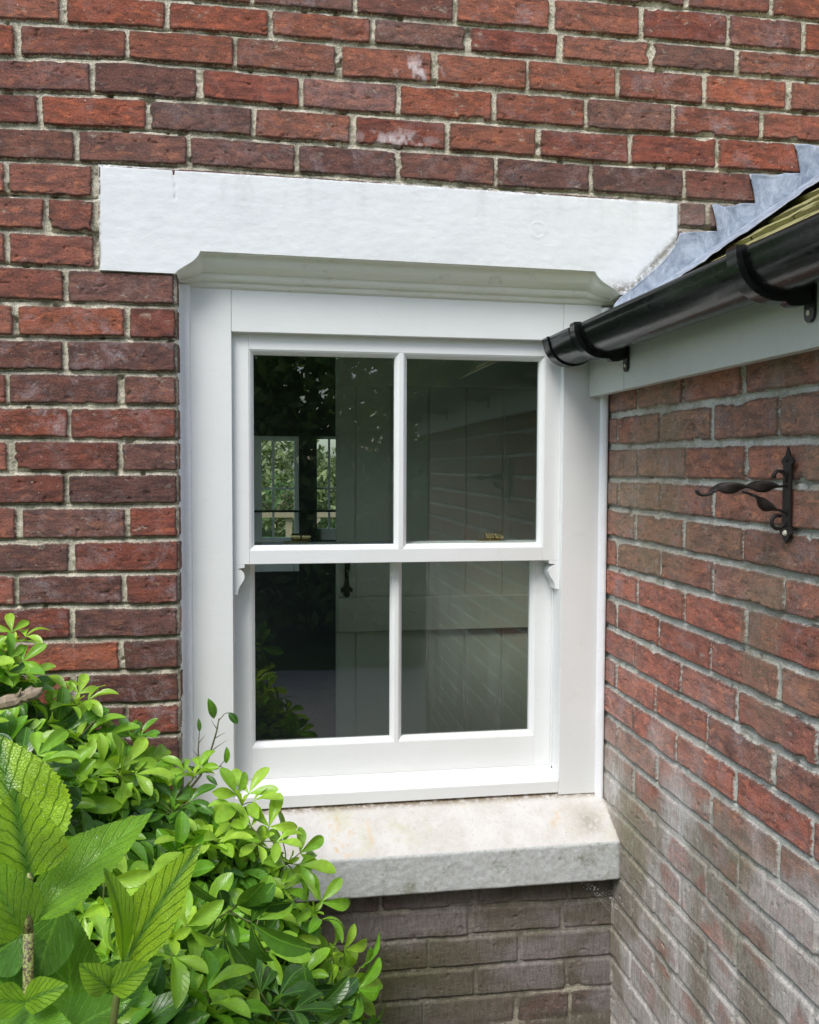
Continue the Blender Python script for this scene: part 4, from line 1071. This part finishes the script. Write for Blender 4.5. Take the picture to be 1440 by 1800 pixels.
b = MB(); b.tube([(-1.0586, -1.249, 1.228), (-1.0600, -1.25, 1.19), (-1.0602, -1.25, 1.172)], [.0032, .0036, .0046], 12); b.tube([(-1.0602, -1.25, 1.174), (-1.0612, -1.252, 1.10), (-1.062, -1.26, .9), (-1.08, -1.28, .0)], [.0046, .0045, .005, .008], 12); b.build('stem', SP, hy, smooth=True)
b = MB(); b.tube([(-.9806, -1.243, 1.136), (-.9865, -1.248, 1.10), (-.992, -1.25, 1.06), (-1.01, -1.24, .9), (-1.05, -1.25, 0)], [.003, .0034, .0038, .005, .007], 10); b.build('stem', M['stem'], hy, smooth=True)

# ---- dead stick and the thorny sapling twig
b = MB()
pts = [Vector((-1.62, -.58, 1.13)), Vector((-1.45, -.55, 1.155)), Vector((-1.33, -.51, 1.182)), Vector((-1.27, -.50, 1.196)), Vector((-1.236, -.50, 1.206))]
qs = []; rr_ = []
for a_, c_ in zip(pts[:-1], pts[1:]):
    for q_ in range(6): qs.append(a_.lerp(c_, q_ / 6) + rv(rs) * .0022); rr_.append(.0115 + rs.uniform(-.0025, .002))
qs += [pts[-1], pts[-1] + Vector((.006, 0, .004)), pts[-1] + Vector((.010, 0, .009))]; rr_ += [.010, .0065, .001]
b.tube(qs, rr_, 9)
b.tube([pts[-2], pts[-2] + Vector((.01, -.01, .012)), pts[-2] + Vector((.014, -.012, .022))], [.005, .003, .001], 6)
o = b.build('dead_stick', M['wood'], None, smooth=False); tag(o, 'bare dead stick with a broken end poking out over the shrub at the left edge', 'stick')
tw = empty('sapling', (-1.03, -.14, .8)); tag(tw, 'thin thorny sapling twig with a few leaves standing against the white window casing', 'twig')
b = MB()
main_t = [Vector((-1.04, -.16, .80)), Vector((-1.02, -.15, .895)), Vector((-.992, -.15, .930)), Vector((-.972, -.15, .975)), Vector((-.957, -.15, 1.025)), Vector((-.952, -.15, 1.052))]
b.tube(main_t, [.0035, .003, .0026, .0022, .0018, .0013], 7)
b.tube([Vector((-.952, -.15, 1.048)), Vector((-.940, -.15, 1.062)), Vector((-.932, -.15, 1.064))], .0009, 5)
b.tube([Vector((-.992, -.15, .930)), Vector((-.996, -.15, .985)), Vector((-.993, -.15, 1.03))], [.0022, .0015, .0009], 6)
b.tube([Vector((-.985, -.15, .938)), Vector((-.955, -.155, .945)), Vector((-.938, -.155, .965))], [.002, .0014, .0008], 6)
for p, d in [((-.985, -.15, .95), (-.03, 0, .02)), ((-.965, -.15, .985), (.03, 0, .02)), ((-.990, -.15, .94), (.028, 0, -.012)), ((-1.0, -.15, .925), (-.02, 0, .03)), ((-.96, -.15, 1.01), (.022, 0, .012)), ((-.995, -.15, .97), (-.015, 0, .02)), ((-.957, -.15, 1.03), (-.012, 0, .02)), ((-.995, -.15, 1.0), (.014, 0, .018)), ((-.95, -.155, .95), (.02, 0, -.012))]:
    p = Vector(p); b.tube([p, p + Vector(d)], [.0011, .0002], 5)
b.build('stem', M['twig'], tw, smooth=True)
lm = LeafMesh()
for bs, tp, wd, nm, ag in [((-.962, -.15, 1.052), (-.972, -.16, 1.098), .020, (.5, -1, .1), .25), ((-.932, -.15, 1.064), (-.912, -.155, 1.040), .017, (.2, -1, .5), .05), ((-.993, -.15, 1.025), (-.994, -.155, 1.055), .009, (.3, -1, 0), .2),
                           ((-.938, -.155, .955), (-.935, -.16, .992), .014, (.4, -1, .1), .5), ((-.985, -.15, .945), (-.975, -.16, .975), .012, (-.4, -1, .1), .3), ((-.99, -.15, .935), (-1.015, -.16, .955), .010, (.2, -1, .2), .1), ((-.98, -.15, .93), (-.955, -.17, .915), .012, (.2, -1, .7), .15)]:
    lm.add(*leaf_pts(bs, tp, wd, nm, droop=.1, cup=.3, nu=2, nv=8, shape='e', rng=rh), ag)
lm.build('leaves', M['choisya'], tw)

# ------------------------------------------------------------------ room behind the window
def plainmat(name, c, rough=.6): return mat_simple(name, c, rough, 0, .3, .06, 4, .1)
M['room'] = plainmat('room_wall_paint', (.42, .44, .41)); M['floor'] = plainmat('room_floor', (.05, .045, .04)); M['boards'] = plainmat('boarded_door_paint', (.58, .60, .50), .45); M['dark'] = plainmat('room_gloom_paint', (.035, .036, .038))  # near-black walls in view: the room's gloom is put into their colour
RX0, RX1, RY0, RY1, RZ = -2.6, 1.6, .30, 4.2, 2.45
def wallbox(name, x0, x1, y0, y1, z0, z1, m, lab=None):
    b = MB(); b.box(x0, x1, y0, y1, z0, z1); o = b.build(name, m); tag(o, kind='structure'); return o
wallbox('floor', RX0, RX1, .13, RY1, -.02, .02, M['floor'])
wallbox('ceiling', RX0, RX1, .13, RY1, RZ, RZ + .05, M['room'])
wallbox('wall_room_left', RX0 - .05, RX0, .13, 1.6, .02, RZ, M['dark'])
wallbox('wall_added_opening_sill', RX0 - .05, RX0, 1.6, RY1, .02, .45, M['dark'])  # left open above: unseen opening added to let daylight into the room
wallbox('wall_room_right', RX1, RX1 + .05, .13, RY1, .02, RZ, M['room'])
# inner leaf round the sash window
b = MB()
for q in ((RX0, -.97, .215, .30, .02, RZ), (-.075, RX1, .215, .30, .02, RZ), (-.97, -.075, .215, .30, .02, .80), (-.97, -.075, .215, .30, 1.96, RZ)): b.box(*q)
for q in ((RX0, -.98, .126, .21, .02, RZ), (-.07, RX1, .126, .21, .02, RZ), (-.97, -.075, .201, .214, .02, .80), (-.97, -.075, .126, .214, 2.04, RZ)): b.box(*q)
tag(b.build('wall_inner', M['room']), kind='structure')
# far wall with a glazed door and a narrow window beside it
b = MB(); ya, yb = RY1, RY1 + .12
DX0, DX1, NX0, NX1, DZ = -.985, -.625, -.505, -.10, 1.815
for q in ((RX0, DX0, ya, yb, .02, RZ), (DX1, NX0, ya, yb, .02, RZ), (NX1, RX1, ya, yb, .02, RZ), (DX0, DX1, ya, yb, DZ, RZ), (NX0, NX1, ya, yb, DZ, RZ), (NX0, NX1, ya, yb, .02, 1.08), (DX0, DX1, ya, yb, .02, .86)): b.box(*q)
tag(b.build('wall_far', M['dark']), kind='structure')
M['paleframe'] = plainmat('pale_green_paint', (.78, .84, .80))
gd = empty('far_window', (-.8, ya, .86)); tag(gd, 'pale wide far window with glazing bars seen through the upper left pane across the dark room', 'window')
b = MB()
yy0, yy1 = ya + .03, ya + .07
b.box(DX0, DX0 + .10, yy0, yy1, .86, DZ); b.box(DX1 - .035, DX1, yy0, yy1, .86, DZ); b.box(DX0 + .1, DX1 - .035, yy0, yy1, DZ - .035, DZ); b.box(DX0 + .1, DX1 - .035, yy0, yy1, .86, 1.10)
b.build('frame', M['paleframe'], gd, bevel=.003)
b = MB(); b.box(-.812, -.797, yy0, yy1 - .01, 1.10, DZ - .035); b.box(DX0 + .1, DX1 - .035, yy0 + .002, yy1 - .012, 1.438, 1.452); b.build('glazing_bar', M['paleframe'], gd)
b = MB(); b.box(DX0 + .13, DX1 - .05, yy0 - .01, yy0 - .001, 1.00, 1.015); b.build('panel_moulding', M['paleframe'], gd)
b = MB(); b.add([(DX0 + .1, yy1, 1.10), (DX1 - .035, yy1, 1.10), (DX1 - .035, yy1, DZ - .035), (DX0 + .1, yy1, DZ - .035)], [(0, 1, 2, 3)]); b.build('glass_pane', M['glass'], gd)
nw = empty('far_window', (-.3, ya, 1.0)); tag(nw, 'narrow far window beside the dark post, seen through the upper left pane', 'window')
b = MB(); b.box(NX0, NX0 + .006, yy0, yy1, 1.08, DZ); b.box(NX1 - .03, NX1, yy0, yy1, 1.08, DZ); b.box(NX0, NX1, yy0 + .001, yy1, DZ - .02, DZ); b.box(NX0, NX1, yy0 + .001, yy1, 1.08, 1.16); b.box(NX0 + .085, NX0 + .100, yy0 + .002, yy1 - .01, 1.1, DZ - .02); b.box(NX0, NX1, yy0 + .003, yy1 - .012, 1.438, 1.452)
b.build('frame', M['paleframe'], nw); b = MB(); b.add([(NX0, yy1, 1.08), (NX1, yy1, 1.08), (NX1, yy1, DZ), (NX0, yy1, DZ)], [(0, 1, 2, 3)]); b.build('glass_pane', M['glass'], nw)
b = MB(); b.tube([(-1.15, ya - .10, 1.292), (-.30, ya - .10, 1.292)], .008, 8); o = b.build('black_bar', M['iron']); tag(o, 'thin black rail crossing the far door and window inside the room', 'rail')  # thin black bar in front of the far windows
b = MB(); b.box(-.74, -.66, 3.0, 3.08, .02, RZ)
# boarded door just inside
bd = empty('boarded_door', (-.2, .6, .02)); tag(bd, 'pale ledged and boarded door standing just inside behind the glass', 'door')
b = MB(); x = -.645; first = .060
edges = [-.645, -.585, -.478, -.361, -.244, -.127, -.010, .107, .224]
for a, c in zip(edges[:-1], edges[1:]): b.box(a + .0016, c - .0016, .600, .622, .06, 1.94)
b.box(-.643, .222, .606, .618, .06, 1.94)
b.build('boards', M['boards'], bd, bevel=.003)
b = MB(); b.box(-.640, .220, .578, .5995, 1.095, 1.199); b.build('ledge', M['boards'], bd, bevel=.003)
b = MB(); b.box(-.640, .220, .578, .5995, 1.835, 1.925); b.build('ledge', M['boards'], bd, bevel=.003)
b = MB(); b.box(-.640, .220, .578, .5995, .25, .35); b.build('ledge', M['boards'], bd, bevel=.003)
b = MB(); hx = -.612; b.tube([(hx, .585, 1.335), (hx, .570, 1.328), (hx, .564, 1.305), (hx, .570, 1.282), (hx, .585, 1.27)], [.006, .007, .008, .007, .006], 8)
b.prism([(hx, 1.19), (hx + .010, 1.208), (hx + .007, 1.217), (hx + .017, 1.214), (hx + .018, 1.226), (hx + .009, 1.232), (hx + .006, 1.25), (hx + .006, 1.345), (hx - .006, 1.345), (hx - .006, 1.25), (hx - .009, 1.232), (hx - .018, 1.226), (hx - .017, 1.214), (hx - .007, 1.217), (hx - .010, 1.208)], 1, .590, .597)
b.build('handle', M['iron'], bd)
# ------------------------------------------------------------------ outdoors
def ground():
    t = NT('lawn_ground'); o = t.obj(); n = t.noise(o, 3, 6, .6); f = t.noise(o, 90, 4, .7)
    t.pbr(t.mix(n, (.05, .10, .02), (.11, .20, .04)), .9, t.bump(f, .6, .02), .2); return t.m
M['lawn'] = ground()
b = MB(); b.add([(-300, -300, -.03), (300, -300, -.03), (300, 300, -.03), (-300, 300, -.03)], [(0, 1, 2, 3)]); o = b.build('ground', M['lawn']); tag(o, kind='structure')
b = MB(); b.add([(-3, -1.5, .0), (2, -1.5, .0), (2, -.0, .0), (-3, -.0, .0)], [(0, 1, 2, 3)]); o = b.build('flower_bed', M['soil']); tag(o, kind='structure')
def mat_bounce_paving():
    t = NT('pale_bounce_paving'); o = t.obj(); f = t.noise(o, 40, 6, .7); n = t.noise(o, 4, 4, .6)
    t.pbr(t.mix(n, (.36, .34, .31), (.46, .44, .40)), .85, t.bump(f, .5, .004), .2); return t.m

b = MB(); b.add([(-4, -4.6, -.012), (2.5, -4.6, -.012), (2.5, -1.6, -.012), (-4, -1.6, -.012)], [(0, 1, 2, 3)]); o = b.build('bounce_paving', mat_bounce_paving()); tag(o, kind='structure')  # pale ground added to bounce light up under the lintel and eaves
def bush(name, label, cat, c, rr, n, size, seed, mtl='hedge', age=(.0, 1.), trunk=None, group=None):
    r = np.random.RandomState(seed); c = np.array(c); rr = np.array(rr)
    d = r.normal(size=(n, 3)); d /= np.linalg.norm(d, axis=1)[:, None]; rad = r.uniform(.45, 1.02, n) ** .5
    bumps = 1 + .18 * fbm(d[:, 0] * 2.5 + seed, d[:, 1] * 2.5 + d[:, 2] * 3, 3, seed)
    p = c + d * rr * (rad * bumps)[:, None]
    p = p[p[:, 2] > .05]; n = len(p)
    ax = r.normal(size=(n, 3)); ax /= np.linalg.norm(ax, axis=1)[:, None]; nb = np.cross(ax, r.normal(size=(n, 3))); nb /= np.linalg.norm(nb, axis=1)[:, None]
    s = size * r.uniform(.6, 1.4, (n, 1))
    V = np.stack([p - ax * s, p + nb * s * .45, p + ax * s, p - nb * s * .45], 1).reshape(-1, 3)
    me = bpy.data.meshes.new(name); me.vertices.add(4 * n); me.vertices.foreach_set('co', V.astype(np.float32).ravel())
    me.loops.add(4 * n); me.loops.foreach_set('vertex_index', np.arange(4 * n, dtype=np.int32)); me.polygons.add(n); me.polygons.foreach_set('loop_start', (np.arange(n) * 4).astype(np.int32))
    me.update(calc_edges=True)
    at = me.attributes.new('age', 'FLOAT', 'POINT'); at.data.foreach_set('value', np.repeat(r.uniform(age[0], age[1], n), 4).astype(np.float32))
    e = empty(name, (c[0], c[1], 0)); tag(e, label, cat, group)
    link('crown', me, M[mtl], e)
    b = MB()
    for k in range(5):
        a = k * 1.3; b.tube([(c[0], c[1], 0), (c[0] + .15 * rr[0] * math.cos(a), c[1] + .15 * rr[1] * math.sin(a), c[2] * .6), (c[0] + .5 * rr[0] * math.cos(a), c[1] + .5 * rr[1] * math.sin(a), c[2])], [.09, .06, .02], 7)
    b.build('trunk', M['wood'], e, smooth=True)
    return e
# behind the camera: what the glass mirrors
for i, (x, y, z, rx, ry, rz, n) in enumerate([(-4.6, -5.6, 1.5, 1.7, 1.2, 1.9, 9000), (-2.2, -6.4, 1.7, 1.7, 1.3, 2.0, 9000), (.2, -6.6, 1.6, 1.6, 1.3, 1.9, 9000), (2.6, -6.0, 1.6, 1.6, 1.3, 2.0, 9000), (-.2, -9.5, 3.2, 3.2, 2., 3.2, 12000), (-6.2, -9, 3.0, 3.4, 2., 3.4, 9000), (5.5, -9, 3.0, 3.2, 2., 3.4, 9000)]):
    bush('garden_tree' if i > 3 else 'garden_bush', ['leafy garden bush farthest left behind the camera', 'leafy garden bush left of centre behind the camera', 'leafy garden bush right of centre behind the camera', 'leafy garden bush farthest right behind the camera', 'tall garden tree in the middle behind the bushes', 'tall garden tree on the left behind the bushes', 'tall garden tree on the right behind the bushes'][i], 'tree' if i > 3 else 'bush', (x, y, z), (rx, ry, rz), n, .085, 300 + i, group=['bushes behind the camera', 'trees behind the camera'][i > 3])
# beyond the far door: lawn, shrubs and a rail fence
for i, (x, y, z, rx, ry, rz, n) in enumerate([(-3.2, 19, 1.2, 2.0, 1.2, 1.3, 4000), (-.6, 20, 1.0, 1.7, 1.2, 1.45, 4000), (2.3, 19.5, 1.3, 2.0, 1.2, 1.5, 4000)]):
    bush('shrub', ['leafy shrub beyond the lawn, left one seen through the far door', 'lower leafy shrub in the middle beyond the lawn, seen through the far door', 'leafy shrub beyond the lawn seen through the narrow far window'][i], 'shrub', (x, y, z), (rx, ry, rz), n, .09, 400 + i, 'far_leaf', (.0, 1.), group='shrubs beyond the lawn')
fe = empty('rail_fence', (-.7, 9, 0)); tag(fe, 'low wooden rail fence on the lawn seen through the far door', 'fence')
M['pine'] = plainmat('weathered_pine', (.42, .33, .22))
b = MB(); b.box(-3, 2, 9, 9.05, .98, 1.04); b.build('rail', M['pine'], fe)
for k, x in enumerate((-2.4, -1.35, -.62, .1, .9)):
    b = MB(); b.box(x, x + .08, 9.051, 9.12, 0, 1.0); b.build('post', M['pine'], fe)
    b = MB(); b.tube([(x + .1, 9.03, .55), (x + .42, 9.03, .97)], .03, 4); b.build('brace', M['pine'], fe)
